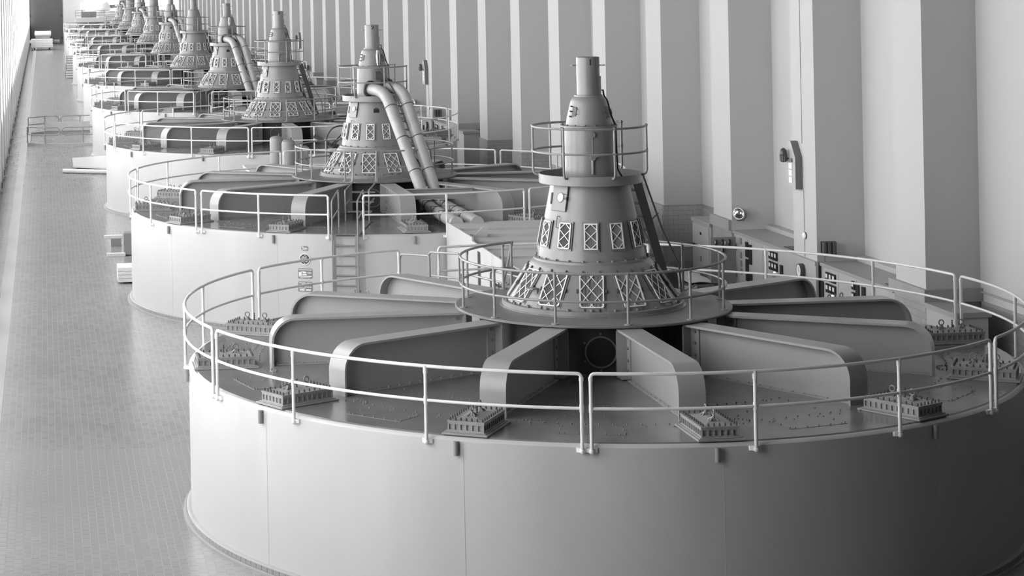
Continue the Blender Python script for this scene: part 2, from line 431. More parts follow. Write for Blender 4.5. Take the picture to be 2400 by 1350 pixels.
def beam_meshes():
    fl = MB(); n = len(beam_prof); ins = []
    for i, (r, z) in enumerate(beam_prof):
        if i <= 1: ins.append((r, z - 0.04))
        elif i >= n - 2: ins.append((r - 0.04, z))
        else:
            d = Vector((5.88 - r, 3.335 - z)).normalized() * 0.04; ins.append((r + d.x, z + d.y))
    vs = []
    for (r, z), (r2, z2) in zip(beam_prof, ins):
        vs += [(r, -0.23, z), (r, 0.23, z), (r2, -0.23, z2), (r2, 0.23, z2)]
    f = [(0, 1, 3, 2), (4 * n - 4, 4 * n - 2, 4 * n - 1, 4 * n - 3)]
    for i in range(n - 1):
        a, b = 4 * i, 4 * i + 4
        f += [(a, b, b + 1, a + 1), (a + 2, a + 3, b + 3, b + 2), (a, a + 2, b + 2, b), (a + 1, b + 1, b + 3, a + 3)]
    fl.add(vs, f)
    web = MB(); W = 0.02
    poly = [(r, z) for r, z in ins] + [(2.57, 2.90)]
    k = len(poly)
    web.add([(r, -W, z) for r, z in poly] + [(r, W, z) for r, z in poly], [tuple(range(k)), tuple(range(k, 2 * k))[::-1]] + [(i, k + i, k + (i + 1) % k, (i + 1) % k) for i in range(k)])
    ep = MB().box(2.56, 2.60, -0.24, 0.24, 2.92, 3.775)
    for s in (-1, 1): ep.box(2.60, 2.82, s * 0.115 - 0.10, s * 0.115 + 0.10, 2.92, 2.95)
    bt = MB()
    for s in (-1, 1):
        for z in (3.05, 3.25, 3.47, 3.68): bt.cyl((2.70, s * 0.02, z), (2.70, s * 0.075, z), 0.032, n=6)
    pad = MB()
    for s in (-1, 1): pad.box(2.60, 2.80, min(s * 0.02, s * 0.05), max(s * 0.02, s * 0.05), 2.93, 3.775)
    ft = MB().box(2.85, 6.32, -0.12, 0.12, 2.90, 2.918)
    for i in range(14):
        for s in (-1, 1): ft.cyl((3.0 + i * 0.25, s * 0.09, 2.918), (3.0 + i * 0.25, s * 0.09, 2.945), 0.016, n=5)
    return (fl.mesh('flange', 'beam_paint'), web.mesh('web', 'beam_paint', False), ep.add(pad.v, pad.f).mesh('end_plate', 'beam_paint', False), bt.mesh('beam_bolt', 'bolt_grey'), ft.mesh('foot_angle', 'beam_paint', False))
BM = beam_meshes()
def cover_meshes():
    # bolted access cover; local x runs outward, origin at its centre on the deck
    hl, hw = 0.55, 0.31
    base = MB().bbox(-0.63, 0.63, -0.39, 0.39, 0.0, 0.035, 0.008).bbox(-0.59, 0.59, -0.35, 0.35, 0.035, 0.05, 0.006)
    box = MB().box(-hl + 0.025, hl - 0.025, -hw + 0.025, hw - 0.025, 0.05, 0.20)
    for z0, z1 in ((0.05, 0.075), (0.165, 0.20)): box.box(-hl, hl, -hw, hw, z0, z1)
    for i in range(11):
        x = -hl + 0.012 + i * (2 * hl - 0.024) / 10
        for s in (-1, 1): box.box(x - 0.012, x + 0.012, s * (hw - 0.014) - 0.013, s * (hw - 0.014) + 0.013, 0.07, 0.17)
    for i in range(7):
        y = -hw + 0.012 + i * (2 * hw - 0.024) / 6
        for s in (-1, 1): box.box(s * (hl - 0.014) - 0.013, s * (hl - 0.014) + 0.013, y - 0.012, y + 0.012, 0.07, 0.17)
    lid = MB().box(-hl - 0.008, hl + 0.008, -hw - 0.008, hw + 0.008, 0.20, 0.222)
    a, b = 0.44, 0.20
    lid.add([(-a, -b, 0.222), (a, -b, 0.222), (a, b, 0.222), (-a, b, 0.222), (-0.12, -0.03, 0.265), (0.12, -0.03, 0.265), (0.12, 0.03, 0.265), (-0.12, 0.03, 0.265)],
            [(0, 1, 5, 4), (1, 2, 6, 5), (2, 3, 7, 6), (3, 0, 4, 7), (4, 5, 6, 7)])
    bo = MB()
    P = [(-hl + 0.04 + i * (2 * hl - 0.08) / 9, s * (hw - 0.035)) for i in range(10) for s in (-1, 1)] + [(s * (hl - 0.04), -hw + 0.035 + i * (2 * hw - 0.07) / 6) for i in range(1, 6) for s in (-1, 1)]
    for x, y in P:
        bo.cyl((x, y, 0.222), (x, y, 0.262), 0.016, n=6); bo.cyl((x, y, 0.262), (x, y, 0.275), 0.009, n=5)
    eye = MB().prism([(-0.05, -0.05), (0.05, -0.05), (0.05, 0.05), (-0.05, 0.05)], -0.03, 0.0)
    eye.lathe([(0.055, 0.0), (0.022, 0.06)], 8, cap1=True)
    for ang in (45, 135, 225, 315): eye.cyl((0.0, 0.0, 0.05), pol(0.10, ang, -0.01), 0.012, n=5)
    eye.torus((0, 0, 0.115), 0.05, 0.013, 'Y', 18, 6)
    stem = MB().cyl((0, 0, 0.0), (0, 0, 0.10), 0.012, n=6)
    for z in (0.02, 0.06, 0.10, 0.14): stem.sphere((0, 0, z), 0.02, 8, 5)
    return base.mesh('cover_base', 'cover_paint', False), box.mesh('cover_box', 'cover_paint', False), lid.mesh('cover_lid', 'cover_paint', False), bo.mesh('cover_bolts', 'bolt_dark', False), eye.mesh('lifting_eye', 'bolt_grey'), stem.mesh('vent_stem', 'bolt_dark')
CM = cover_meshes()
def grille_mesh(w, h, nx, ny):
    # white lattice frame in the local YZ plane, facing +x; y width, z height
    m = MB(); t = 0.022
    m.box(0, 0.02, -w / 2, w / 2, -h / 2, -h / 2 + t); m.box(0, 0.02, -w / 2, w / 2, h / 2 - t, h / 2)
    m.box(0, 0.02, -w / 2, -w / 2 + t, -h / 2, h / 2); m.box(0, 0.02, w / 2 - t, w / 2, -h / 2, h / 2)
    iw, ih = w - t, h - t
    cw, chh = iw / nx, ih / ny
    # diamonds lattice: diagonals in both directions, cut at the frame
    def seg(y0, z0, y1, z1, x):
        d = Vector((0, y1 - y0, z1 - z0)); L = d.length; n = Vector((0, -d.z, d.y)).normalized() * 0.007
        p = Vector((0, y0, z0)); q = Vector((0, y1, z1)); vs = []
        for dx in (x - 0.005, x + 0.005):
            for a in (p - n, q - n, q + n, p + n): vs.append(a + Vector((dx, 0, 0)))
        m.add(vs, [(3, 2, 1, 0), (4, 5, 6, 7), (0, 1, 5, 4), (1, 2, 6, 5), (2, 3, 7, 6), (3, 0, 4, 7)])
    lines = []
    for s in (1, -1):
        for k in range(-12, 13):
            # z = s*(y)*(chh/cw) + k*chh (through mid points of the frame)
            sl = s * chh / cw
            c = k * chh
            pts = []
            for y in (-iw / 2, iw / 2):
                z = sl * y + c
                if -ih / 2 - 1e-6 <= z <= ih / 2 + 1e-6: pts.append((y, z))
            for z in (-ih / 2, ih / 2):
                y = (z - c) / sl
                if -iw / 2 + 1e-6 < y < iw / 2 - 1e-6: pts.append((y, z))
            if len(pts) >= 2 and (Vector(pts[0]) - Vector(pts[1])).length > 0.05: seg(*pts[0], *pts[1], 0.012 if s > 0 else 0.006)
    return m
def louver_mesh(w, h, n):
    m = MB(); m.box(-0.022, -0.016, -w / 2 - 0.03, w / 2 + 0.03, -h / 2 - 0.03, h / 2 + 0.03)
    for i in range(n):
        y = -w / 2 + 0.03 + i * (w - 0.06) / (n - 1)
        m.add([(-0.016, y - 0.009, -h / 2 + 0.02), (-0.016, y + 0.009, -h / 2 + 0.02), (-0.016, y + 0.009, h / 2 - 0.02), (-0.016, y - 0.009, h / 2 - 0.02), (0.0, y + 0.004, -h / 2 + 0.02), (0.0, y + 0.004, h / 2 - 0.02)], [(0, 4, 5, 3), (1, 2, 5, 4)])
    return m
GLO = (grille_mesh(0.46, 0.70, 2, 2.4).mesh('grille', 'grille_white', False), louver_mesh(0.46, 0.70, 17).mesh('louver', 'louver_grey', False))
GUP = (grille_mesh(0.26, 0.50, 1, 2).mesh('grille', 'grille_white', False), louver_mesh(0.26, 0.50, 11).mesh('louver', 'louver_grey', False))
clip = MB()
for y, z in ((-0.27, 0.0), (0.27, 0.0), (-0.14, -0.40), (0.14, -0.40), (-0.16, 0.38), (0.16, 0.38)): clip.box(-0.03, 0.012, y - 0.012, y + 0.012, z - 0.035, z + 0.035)
CLIP = clip.mesh('clip', 'bolt_dark', False)
def hexbolts(r, z, n, size, off=0.0):
    m = MB()
    for i in range(n):
        p = pol(r, off + 360 * i / n, z); m.cyl(p, p + Vector((0, 0, size * 0.8)), size * 0.6, n=6)
    return m
casing = MB().lathe([(RC, 0.0), (RC, 2.83), (7.90, 2.87), (7.86, 2.88)], 128)
for a in (-120, -90, -60, -150): # welded seams
    p0, p1 = pol(RC + 0.001, a, 0.1), pol(RC + 0.001, a, 2.8); casing.tube([p0, p1], 0.0018, 4)
casing = casing.mesh('casing', 'casing_paint')
deck = MB().lathe([(7.88, 2.865), (7.83, 2.90), (2.10, 2.90)], 128).mesh('deck', 'deck_paint')
kerb = MB().lathe([(8.10, 0.0), (8.10, 0.035), (8.03, 0.04), (8.03, 0.125), (8.0, 0.14), (RC - 0.02, 0.14)], 128).mesh('kerb', 'ledge_grey')
kt = MB()
for i in range(300):
    a = 360 * i / 300
    M = Matrix.Rotation(R(a), 4, 'Z')
    kt.box(8.02, 8.042, -0.078, 0.078, 0.045, 0.12, M)
kt = kt.mesh('kerb_tile', 'tile_floor_b', False)
# studs and thin inspection plates on the deck
st = MB(); rnd = random.Random(3)
for b in range(12):
    c = 30 * b + 15
    for i in range(12):
        a = c - 11 + 22 * i / 11; st.cyl(pol(6.55, a, 2.9), pol(6.55, a, 2.925), 0.014, n=5)
        if i % 2: st.cyl(pol(6.72, a + 0.4, 2.9), pol(6.72, a + 0.4, 2.92), 0.012, n=5)
    for i in range(9): st.cyl(pol(5.2, c - 8 + 2 * i, 2.9), pol(5.2, c - 8 + 2 * i, 2.922), 0.012, n=5)
    for r_ in (6.75, 7.0, 7.28):
        for s in (-4.2, 4.2): st.cyl(pol(r_, c + s, 2.9), pol(r_, c + s, 2.925), 0.014, n=5)
    for i in range(5): st.cyl(pol(7.30, c - 3.5 + 1.75 * i, 2.9), pol(7.30, c - 3.5 + 1.75 * i, 2.925), 0.013, n=5)
    for i in range(8):
        a, r_ = c + rnd.uniform(-11, 11), rnd.uniform(5.0, 7.6); st.cyl(pol(r_, a, 2.9), pol(r_, a, 2.92), 0.012, n=5)
    # arc of studs beside each cover
    for i in range(9):
        th_ = R(-60 + 15 * i); q = pol(6.62, 30 * b + 6.2, 0); st.cyl(q + Vector((0.0, 0, 2.9)) + pol(0.25, 30 * b + 180 + math.degrees(th_)), q + Vector((0, 0, 2.922)) + pol(0.25, 30 * b + 180 + math.degrees(th_)), 0.013, n=5)
st = st.mesh('deck_stud', 'bolt_grey', False)
ip = MB().box(6.72, 7.32, -0.55, 0.55, 2.90, 2.905)
ip = ip.mesh('inspection_plate', 'deck_paint', False)
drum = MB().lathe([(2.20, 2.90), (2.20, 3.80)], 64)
drum = drum.mesh('hub_drum', 'drum_shade')
hole = MB().cyl(pol(2.19, -101, 3.32), pol(2.215, -101, 3.32), 0.27, n=28).mesh('manhole', 'black')
hring = MB()
hring.lathe([(0.27, 0), (0.27, 0.03), (0.30, 0.03), (0.30, 0)], 28, M=Matrix.Translation(pol(2.19, -101, 3.32)) @ Vector((math.cos(R(-101)), math.sin(R(-101)), 0)).to_track_quat('Z', 'Y').to_matrix().to_4x4())
for i in range(6):
    t = R(60 * i + 30); q = Vector((0.34 * math.cos(t), 0, 0.34 * math.sin(t))); q.rotate(Matrix.Rotation(R(-11), 3, 'Z'))
    p = pol(2.20, -101, 3.32) + q; hring.cyl(p, p + pol(0.04, -101), 0.022, n=6)
hring = hring.mesh('manhole_ring', 'hub_paint')
hubd = MB().lathe([(1.70, 3.878), (2.66, 3.878), (2.674, 3.865), (2.674, 3.835), (2.62, 3.818), (2.2, 3.79)], 96).mesh('hub_platform', 'hub_paint')
base_ring = MB().lathe([(1.80, 3.878), (1.80, 3.893), (1.755, 3.895), (1.755, 3.965), (1.74, 3.98), (1.66, 3.985)], 80).mesh('base_ring', 'tower_paint')
skirt = MB().lathe([(1.665, 3.985), (1.56, 4.14), (1.42, 4.34), (1.30, 4.53), (1.21, 4.68), (1.165, 4.745), (1.13, 4.775)], 80).mesh('skirt', 'tower_paint')
flange_r = MB().lathe([(1.13, 4.775), (1.125, 4.815), (1.10, 4.825), (1.045, 4.83)], 80).mesh('ring_flange', 'tower_paint')
cone = MB().lathe([(1.05, 4.83), (0.765, 6.26)], 80).mesh('cone', 'tower_paint')
dish = MB().lathe([(0.76, 6.262), (0.985, 6.262), (0.994, 6.27), (0.994, 6.445), (0.984, 6.45), (0.978, 6.445), (0.978, 6.31), (0.45, 6.31)], 80).mesh('dish', 'tower_paint')
ucyl = MB().lathe([(0.60, 6.31), (0.60, 6.325), (0.517, 6.33), (0.497, 7.36)], 64).mesh('upper_cylinder', 'tower_paint')
uring = MB().lathe([(0.49, 7.36), (0.566, 7.36), (0.566, 7.385), (0.44, 7.39)], 64).mesh('upper_flange', 'tower_paint')
bell = MB().lathe([(0.452, 7.39), (0.44, 7.46), (0.415, 7.58), (0.387, 7.70), (0.362, 7.80), (0.345, 7.86), (0.318, 7.91), (0.285, 7.935), (0.276, 7.945), (0.276, 7.972), (0.20, 7.973)], 64).mesh('bell', 'tower_paint')
neck = MB().lathe([(0.222, 7.97), (0.222, 8.335)], 48)
neck.lathe([(0.222, 7.97), (0.252, 7.97), (0.252, 8.335), (0.222, 8.335)], 20, -75, 85)
neck = neck.mesh('neck', 'tower_paint')
capm = MB().lathe([(0.226, 8.335), (0.226, 8.71), (0.215, 8.715), (0.0, 8.72)], 48).mesh('cap', 'tower_paint')
pins = MB()
for a in (-15, 165): pins.cyl(pol(0.22, a, 8.55), pol(0.31, a, 8.55), 0.009, n=6); pins.cyl(pol(0.29, a, 8.54), pol(0.29, a, 8.56), 0.05, n=10)
pins = pins.mesh('pin', 'bolt_grey')
dome = MB().lathe([(0.452, 7.39), (0.47, 7.6), (0.46, 7.9), (0.40, 8.15), (0.28, 8.36), (0.14, 8.47), (0.001, 8.50)], 48).mesh('dome', 'tower_paint')
bolts_low = hexbolts(1.70, 3.985, 24, 0.05).mesh('flange_bolt', 'bolt_grey', False)
bolts_mid = hexbolts(1.085, 4.825, 24, 0.04, 7).mesh('flange_bolt', 'bolt_grey', False)
bolts_up = hexbolts(0.52, 7.387, 16, 0.03).mesh('flange_bolt', 'bolt_dark', False)
def on_cone(a, z, out=0.0):
    r = 1.05 + (0.765 - 1.05) * (z - 4.83) / (6.26 - 4.83); return pol(r + out, a, z)
# service hatch with porthole, handle and hinges on the cone
def placed(m, a, z, r, tilt):
    M = Matrix.Translation(pol(r, a, z)) @ Matrix.Rotation(R(a), 4, 'Z') @ Matrix.Rotation(-tilt, 4, 'Y')
    q = MB(); q.v = [tuple(M @ Vector(v)) for v in m.v]; q.f = list(m.f); return q
tilt_c = math.atan2(1.05 - 0.765, 6.26 - 4.83)
ht = MB().bbox(-0.02, 0.012, -0.20, 0.20, -0.25, 0.25, 0.012)
ht.torus((0.016, 0.03, 0.02), 0.09, 0.012, 'X', 24, 6)
hatch = placed(ht, -150, 6.0, 0.822, tilt_c).mesh('hatch', 'tower_paint')
hp = MB().lathe([(0.083, 0), (0.06, 0.012), (0.001, 0.016)], 24, M=Matrix.Translation((0.016, 0.03, 0.02)) @ Matrix.Rotation(R(90), 4, 'Y'))
hport = placed(hp, -150, 6.0, 0.822, tilt_c).mesh('porthole', 'dial')
hh = MB()
hh.tube([(0.01, 0.15, 0.0), (0.05, 0.15, 0.0), (0.05, 0.15, 0.09), (0.01, 0.15, 0.09)], 0.008, 6)
hh.tube([(0.012, 0.20, 0.24), (0.012, 0.21, 0.0), (0.012, 0.20, -0.2)], 0.007, 5)
hh.box(0.01, 0.04, 0.18, 0.22, -0.02, 0.03)
hh.box(0.005, 0.03, -0.22, -0.19, -0.12, 0.10)
hhandle = placed(hh, -150, 6.0, 0.822, tilt_c).mesh('hatch_handle', 'bolt_dark')
gr = MB().tube([(0.0, 0.0, 0.11), (0.06, 0.0, 0.11), (0.06, 0.0, -0.11), (0.0, 0.0, -0.11)], 0.009, 6)
grab = placed(gr, -147, 5.55, 0.905, tilt_c).mesh('grab_iron', 'bolt_dark')
tray = MB().box(0, 0.16, -0.10, 0.10, -0.012, 0.012).box(0, 0.05, 0.02, 0.10, -0.10, -0.012)
tray = placed(tray, -152, 4.32, 1.46, 0).mesh('tray', 'tower_paint', False)
plate2 = placed(MB().bbox(-0.01, 0.01, -0.09, 0.09, -0.07, 0.05, 0.004).box(-0.01, 0.01, -0.05, 0.05, 0.06, 0.085), -92, 5.98, 0.822, tilt_c).mesh('name_plate', 'black', False)
bd = MB()   # bell fittings: doors with hinges and latch
bd.bbox(-0.02, 0.012, -0.055, 0.055, -0.09, 0.09, 0.006)
bell_door = placed(bd, -148, 7.66, 0.398, 0.2).mesh('bell_door', 'dark_metal', False)
bl = MB()
for z in (-0.10, 0.0, 0.10): bl.cyl((0.0, -0.075, z), (0.05, -0.075, z), 0.016, n=6)
bl.tube([(0.0, 0.09, 0.05), (0.04, 0.09, 0.05), (0.04, 0.09, -0.05), (0.0, 0.09, -0.05)], 0.007, 5)
bell_latch = placed(bl, -148, 7.66, 0.398, 0.2).mesh('bell_latch', 'bolt_dark')
bell_door2 = placed(bd, -38, 7.64, 0.402, 0.2).mesh('bell_door', 'dark_metal', False)
bell_latch2 = placed(bl, -38, 7.64, 0.402, 0.2).mesh('bell_latch', 'bolt_dark')
# oil level pipe and valve on the front of the upper cylinder
vp = MB().cyl((0.02, 0, -0.42), (0.02, 0, -0.14), 0.028, n=10)
vp.cyl((0.0, 0, -0.10), (0.07, 0, -0.10), 0.05, n=12); vp.cyl((0.0, 0, 0.34), (0.05, 0, 0.34), 0.055, n=12)
vp.cyl((0.015, 0, -0.05), (0.015, 0, 0.30), 0.007, n=6)
vp.cyl((0.06, 0.0, -0.10), (0.06, 0.18, -0.03), 0.014, 0.02, n=8)
gauge = placed(vp, -98, 6.88, 0.51, 0.0).mesh('oil_gauge', 'tower_paint')
cb = MB().tube([(0.25, 0.05, 8.05), (0.30, 0.02, 8.06), (0.31, 0.0, 7.95), (0.37, -0.02, 7.85), (0.44, -0.05, 7.55), (0.52, -0.05, 7.35), (0.53, -0.05, 6.9), (0.56, 0.0, 6.5), (0.66, 0.05, 6.33)], 0.018, 6)
cable = cb.mesh('cable', 'bolt_dark')
# ship ladder from the hub platform up to the dish
LA = 31.0
def lad(r, t, z):
    c, s_ = math.cos(R(LA)), math.sin(R(LA)); return Vector((r * c - t * s_, r * s_ + t * c, z))
lm = MB(); lh = MB()
p_t, p_b = (1.0, 6.30), (1.92, 3.88)
for t in (-0.27, 0.27):
    a, b = lad(p_b[0], t, p_b[1]), lad(p_t[0], t, p_t[1])
    w_ = lad(1, 0, 0) - lad(0, 0, 0); w_ = w_ * 0.11
    n_ = (lad(0, 1, 0) - lad(0, 0, 0)) * 0.015
    lm.add([a - w_ - n_, a + w_ - n_, b + w_ - n_, b - w_ - n_, a - w_ + n_, a + w_ + n_, b + w_ + n_, b - w_ + n_], [(0, 1, 2, 3), (7, 6, 5, 4), (0, 4, 5, 1), (1, 5, 6, 2), (2, 6, 7, 3), (3, 7, 4, 0)])
    o1 = lad(0.28, 0, 0.10) - lad(0, 0, 0)
    lh.tube([a + o1 * 1.2 + Vector((0, 0, -0.1)), a + o1 + Vector((0, 0, 0.5)), a.lerp(b, 0.5) + o1, b + o1 * 0.75 + Vector((0, 0, -0.05))], 0.02, 6)
    for q in (0.22, 0.62): lh.tube([a.lerp(b, q), a.lerp(b, q) + o1 * 0.97 + Vector((0, 0, 0.06))], 0.014, 6)
ladder_str = lm.mesh('ladder_stringer', 'ladder_dark', False)
ladder_rail = lh.mesh('ladder_handrail', 'rail_grey')
tread = MB().box(-0.09, 0.09, -0.26, 0.26, -0.015, 0.015).mesh('ladder_tread', 'ladder_dark', False)
# inner and upper railings
def ipost():
    m = MB().cyl((0, 0, 3.88), (0, 0, 4.80), 0.026, n=10)
    m.lathe([(0.075, 3.878), (0.075, 3.895), (0.03, 3.90)], 12, cap1=True); m.cyl((0, 0, 4.25), (0, 0, 4.34), 0.033, n=10); m.cyl((0, 0, 4.74), (0, 0, 4.832), 0.033, n=10)
    return m.mesh('post', 'rail_grey')
IPOST = ipost()
def upost():
    m = MB().tube([(0, 0, 7.37), (0, 0, 6.50), (-0.02, 0, 6.44), (-0.06, 0, 6.41), (-0.11, 0, 6.41)], 0.022, 8)
    m.cyl((0, 0, 6.85), (0, 0, 6.92), 0.028, n=8); m.sphere((0, 0, 7.37), 0.034, 8, 6)
    return m.mesh('post', 'rail_grey')
UPOST = upost()
NUM_A = -92
def number_mesh(s):
    if s == '1':
        m = MB().box(-0.011, 0.011, -0.06, 0.06, 0, 0.003); me = m.mesh('number', 'ink', False)
    else:
        me = text_mesh(s, 0.19, 'ink', 0.0015)
        for v in me.vertices: v.co.x *= 1.15
    for v in me.vertices:
        x, y, z = v.co; a = R(NUM_A) + x / 0.226; r_ = 0.2262 + z
        v.co = Vector((r_ * math.cos(a), r_ * math.sin(a), 8.62 + y))
    return me
def inner_open(mirror): return (-115.0, -97.0) if mirror else (97.0, 115.0)
# twin air pipes of the even generators, local coordinates
def bend(pts, r, n=5):
    # round every inner corner of a polyline
    out = [Vector(pts[0])]
    for i in range(1, len(pts) - 1):
        p, q, s_ = Vector(pts[i - 1]), Vector(pts[i]), Vector(pts[i + 1])
        a = q + (p - q).normalized() * r; b = q + (s_ - q).normalized() * r
        for k in range(n + 1):
            t = k / n; out.append(a * (1 - t) ** 2 + q * (2 * t * (1 - t)) + b * t * t)
    out.append(Vector(pts[-1])); return out
PIPE_A = bend([(-0.16, -0.46, 6.66), (0.20, -1.22, 6.60), (0.96, -3.02, 3.72), (1.00, -3.6, 3.30), (1.02, -5.0, 3.20), (1.06, -8.3, 3.20)], 0.42)
PIPE_B = bend([(0.38, -0.38, 6.72), (0.78, -1.16, 6.66), (1.40, -2.86, 3.74), (1.47, -3.5, 3.30), (1.58, -5.0, 3.20), (1.66, -8.3, 3.20)], 0.42)
PIPEM = [MB().tube(P, 0.19, 14).mesh('air_pipe', 'pipe_paint') for P in (PIPE_A, PIPE_B)]
def pipe_fit(P):
    m = MB(); d = (P[1] - P[0]).normalized()
    m.cyl(P[0] - d * 0.02, P[0] + d * 0.06, 0.275, n=20)
    for k in range(12):
        x = d.orthogonal().normalized(); y = d.cross(x); t = 2 * PI * k / 12
        q = P[0] + (x * math.cos(t) + y * math.sin(t)) * 0.235; m.cyl(q - d * 0.05, q + d * 0.10, 0.022, n=6)
    return m.mesh('pipe_flange', 'bolt_dark')
PFIT = [pipe_fit(P) for P in (PIPE_A, PIPE_B)]
def pipe_bands(P):
    m = MB()
    for t in (0.06, 0.5, 0.95):
        a, b = P[6], P[7]; c = a.lerp(b, t); d = (b - a).normalized(); m.cyl(c - d * 0.012, c + d * 0.012, 0.203, n=18)
    for y in (-4.4, -5.6, -6.8):
        i = min(range(len(P) - 1), key=lambda k: abs((P[k].y + P[k + 1].y) / 2 - y)); f_ = (y - P[i].y) / (P[i + 1].y - P[i].y + 1e-9)
        c = P[i].lerp(P[i + 1], f_); d = (P[i + 1] - P[i]).normalized(); m.cyl(c - d * 0.02, c + d * 0.02, 0.205, n=18)
        m.tube([c + Vector((-0.24, 0, 0.2)), c + Vector((0.24, 0, 0.2))], 0.008, 5); m.tube([c + Vector((-0.22, 0, 0.2)), c + Vector((-0.22, 0, -0.29))], 0.008, 5)
    return m.mesh('pipe_band', 'dark_metal')
PBAND = [pipe_bands(P) for P in (PIPE_A, PIPE_B)]
xb = MB().box(-0.02, 2.3, -4.50, -4.44, 3.50, 3.80).box(-0.02, 2.3, -4.56, -4.38, 3.79, 3.81).box(-0.02, 2.3, -4.54, -4.40, 3.49, 3.51)
for x in (0.9, 1.5): xb.box(x - 0.03, x + 0.03, -4.50, -4.44, 3.81, 3.88)
XBEAM = xb.mesh('pipe_cross_beam', 'beam_paint', False)
brace = MB().tube([(0.10, -0.52, 7.42), (0.55, -1.12, 6.55)], 0.022, 6)
brace.cyl((0.22, -0.42, 6.35), (0.22, -0.56, 6.35), 0.2, n=16)
brace.box(0.02, 0.28, -0.60, -0.48, 6.95, 7.22)
BRACE = brace.mesh('valve_block', 'dark_metal', False)
fin = MB().lathe([(0.05, -0.26), (0.07, 0.05), (0.05, 0.24), (0.02, 0.26)], 10, M=Matrix.Translation((0.12, -0.40, 7.66))).mesh('bell_fin', 'chrome')

def build_generator(n, mirror, label):
    y = n * S
    g = thing('generator', label, 'generator', (0, y, 0), 0, 'row of generators along the hall')
    near = n <= 2; mid = n <= 5
    link('casing', casing, g); link('deck', deck, g); kb = link('kerb', kerb, g)
    if n <= 1:
        o = link('kerb_tiles', kt, kb); o['kind'] = 'stuff'
    if near:
        o = link('deck_studs', st, g); o['kind'] = 'stuff'
        for b in range(12): link('inspection_plate', ip, g, rz=R(30 * b + 15))
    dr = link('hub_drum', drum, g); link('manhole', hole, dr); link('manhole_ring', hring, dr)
    link('hub_platform', hubd, g)
    for b in range(12):
        a = R(30 * b)
        bm_ = link('radial_beam', BM[0], g, rz=a)
        link('web', BM[1], bm_); link('end_plate', BM[2], bm_); link('foot_angle', BM[4], bm_)
        if mid:
            o = link('beam_bolts', BM[3], bm_); o['kind'] = 'stuff'
        c = link('access_cover', CM[1], g, pol(7.25, 30 * b, 2.90), a)
        link('base_plate', CM[0], c); link('lid', CM[2], c)
        for x in (-0.20, 0.20): link('lifting_eye', CM[4], c, (x, 0.0, 0.26))
        if mid:
            o = link('lid_bolts', CM[3], c); o['kind'] = 'stuff'
            link('vent_stem', CM[5], c, (0.03, 0.02, 0.26))
        link('side_stub', STUB, g, rz=R(30 * b - 0.8))
    for a0, a1, ps in sections(mirror):
        rl = link('guard_rail', rail_pair(8.0, a0, a1, ZT, 0.029).mesh('guard_rail', 'rail_light'), g)
        link('mid_rail', MB().tube(arc(8.0, a0, a1, ZM), 0.026, 8).mesh('mid_rail', 'rail_light'), rl)
        for p in (a0, a1) + tuple(ps): link('post', post if p in ps else EPOST, rl, pol(8.0, p), R(p))
    o0, o1 = inner_open(mirror)
    rl = link('hub_rail', MB().tube(arc(2.56, o1, o0 + 360, 4.816, 4), 0.026, 8).mesh('hub_rail', 'rail_grey'), g)
    link('mid_rail', MB().tube(arc(2.56, o1, o0 + 360, 4.30, 4), 0.024, 8).mesh('mid_rail', 'rail_grey'), rl)
    for p in range(0, 360, 30):
        q = p if p > o1 else p + 360
        if o1 < q < o0 + 360: link('post', IPOST, rl, pol(2.56, p), R(p))
    for p in (o0, o1): link('post', IPOST, rl, pol(2.56, p), R(p))
    link('base_ring', base_ring, g); sk = link('skirt', skirt, g); link('ring_flange', flange_r, g); co = link('cone', cone, g)
    if near:
        for me, par in ((bolts_low, sk), (bolts_mid, co)):
            o = link('flange_bolts', me, par); o['kind'] = 'stuff'
    for b in range(12):
        a = -105 + 30 * b
        rt = math.atan2(1.62 - 1.21, 4.68 - 4.05)
        q = link('grille', GLO[0], g); q.matrix_local = Matrix.Translation(pol(1.445, a, 4.335)) @ Matrix.Rotation(R(a), 4, 'Z') @ Matrix.Rotation(-rt, 4, 'Y')
        link('louver', GLO[1], q)
        if near: link('clip', CLIP, q)
        q = link('grille', GUP[0], g); q.matrix_local = Matrix.Translation(on_cone(a, 5.31, 0.035)) @ Matrix.Rotation(R(a), 4, 'Z') @ Matrix.Rotation(-tilt_c, 4, 'Y')
        link('louver', GUP[1], q)
    h = link('hatch', hatch, g); link('porthole', hport, h); link('hatch_handle', hhandle, h)
    link('grab_iron', grab, g); link('tray', tray, g)
    link('dish', dish, g); link('upper_cylinder', ucyl, g); link('upper_flange', uring, g)
    if n == 6:
        link('dome', dome, g)
    else:
        link('bell', bell, g); link('neck', neck, g); cp = link('cap', capm, g)
        if n < 5:
            link('pin', pins, cp)
            link('number', number_mesh(str(n + 1)), cp)
    if near:
        o = link('flange_bolts', bolts_up, g); o['kind'] = 'stuff'
        for d_, l_ in ((bell_door, bell_latch), (bell_door2, bell_latch2)):
            q = link('bell_door', d_, g); link('latch', l_, q)
    link('cable', cable, g)
    rl = link('dish_rail', MB().tube(arc(1.10, 40, 346, 7.37, 6), 0.022, 8).mesh('dish_rail', 'rail_grey'), g)
    link('mid_rail', MB().tube(arc(1.10, 40, 346, 6.885, 6), 0.02, 8).mesh('mid_rail', 'rail_grey'), rl)
    for p in (40, 78, 120, 163, 229, 281, 346): link('post', UPOST, rl, pol(1.10, p), R(p))
    l_ = link('ship_ladder', ladder_str, g); link('ladder_handrail', ladder_rail, l_)
    for i in range(8):
        t = (i + 1) / 9; p = lad(p_b[0] + (p_t[0] - p_b[0]) * t, 0, p_b[1] + (p_t[1] - p_b[1]) * t)
        link('tread', tread, l_, p, R(LA))
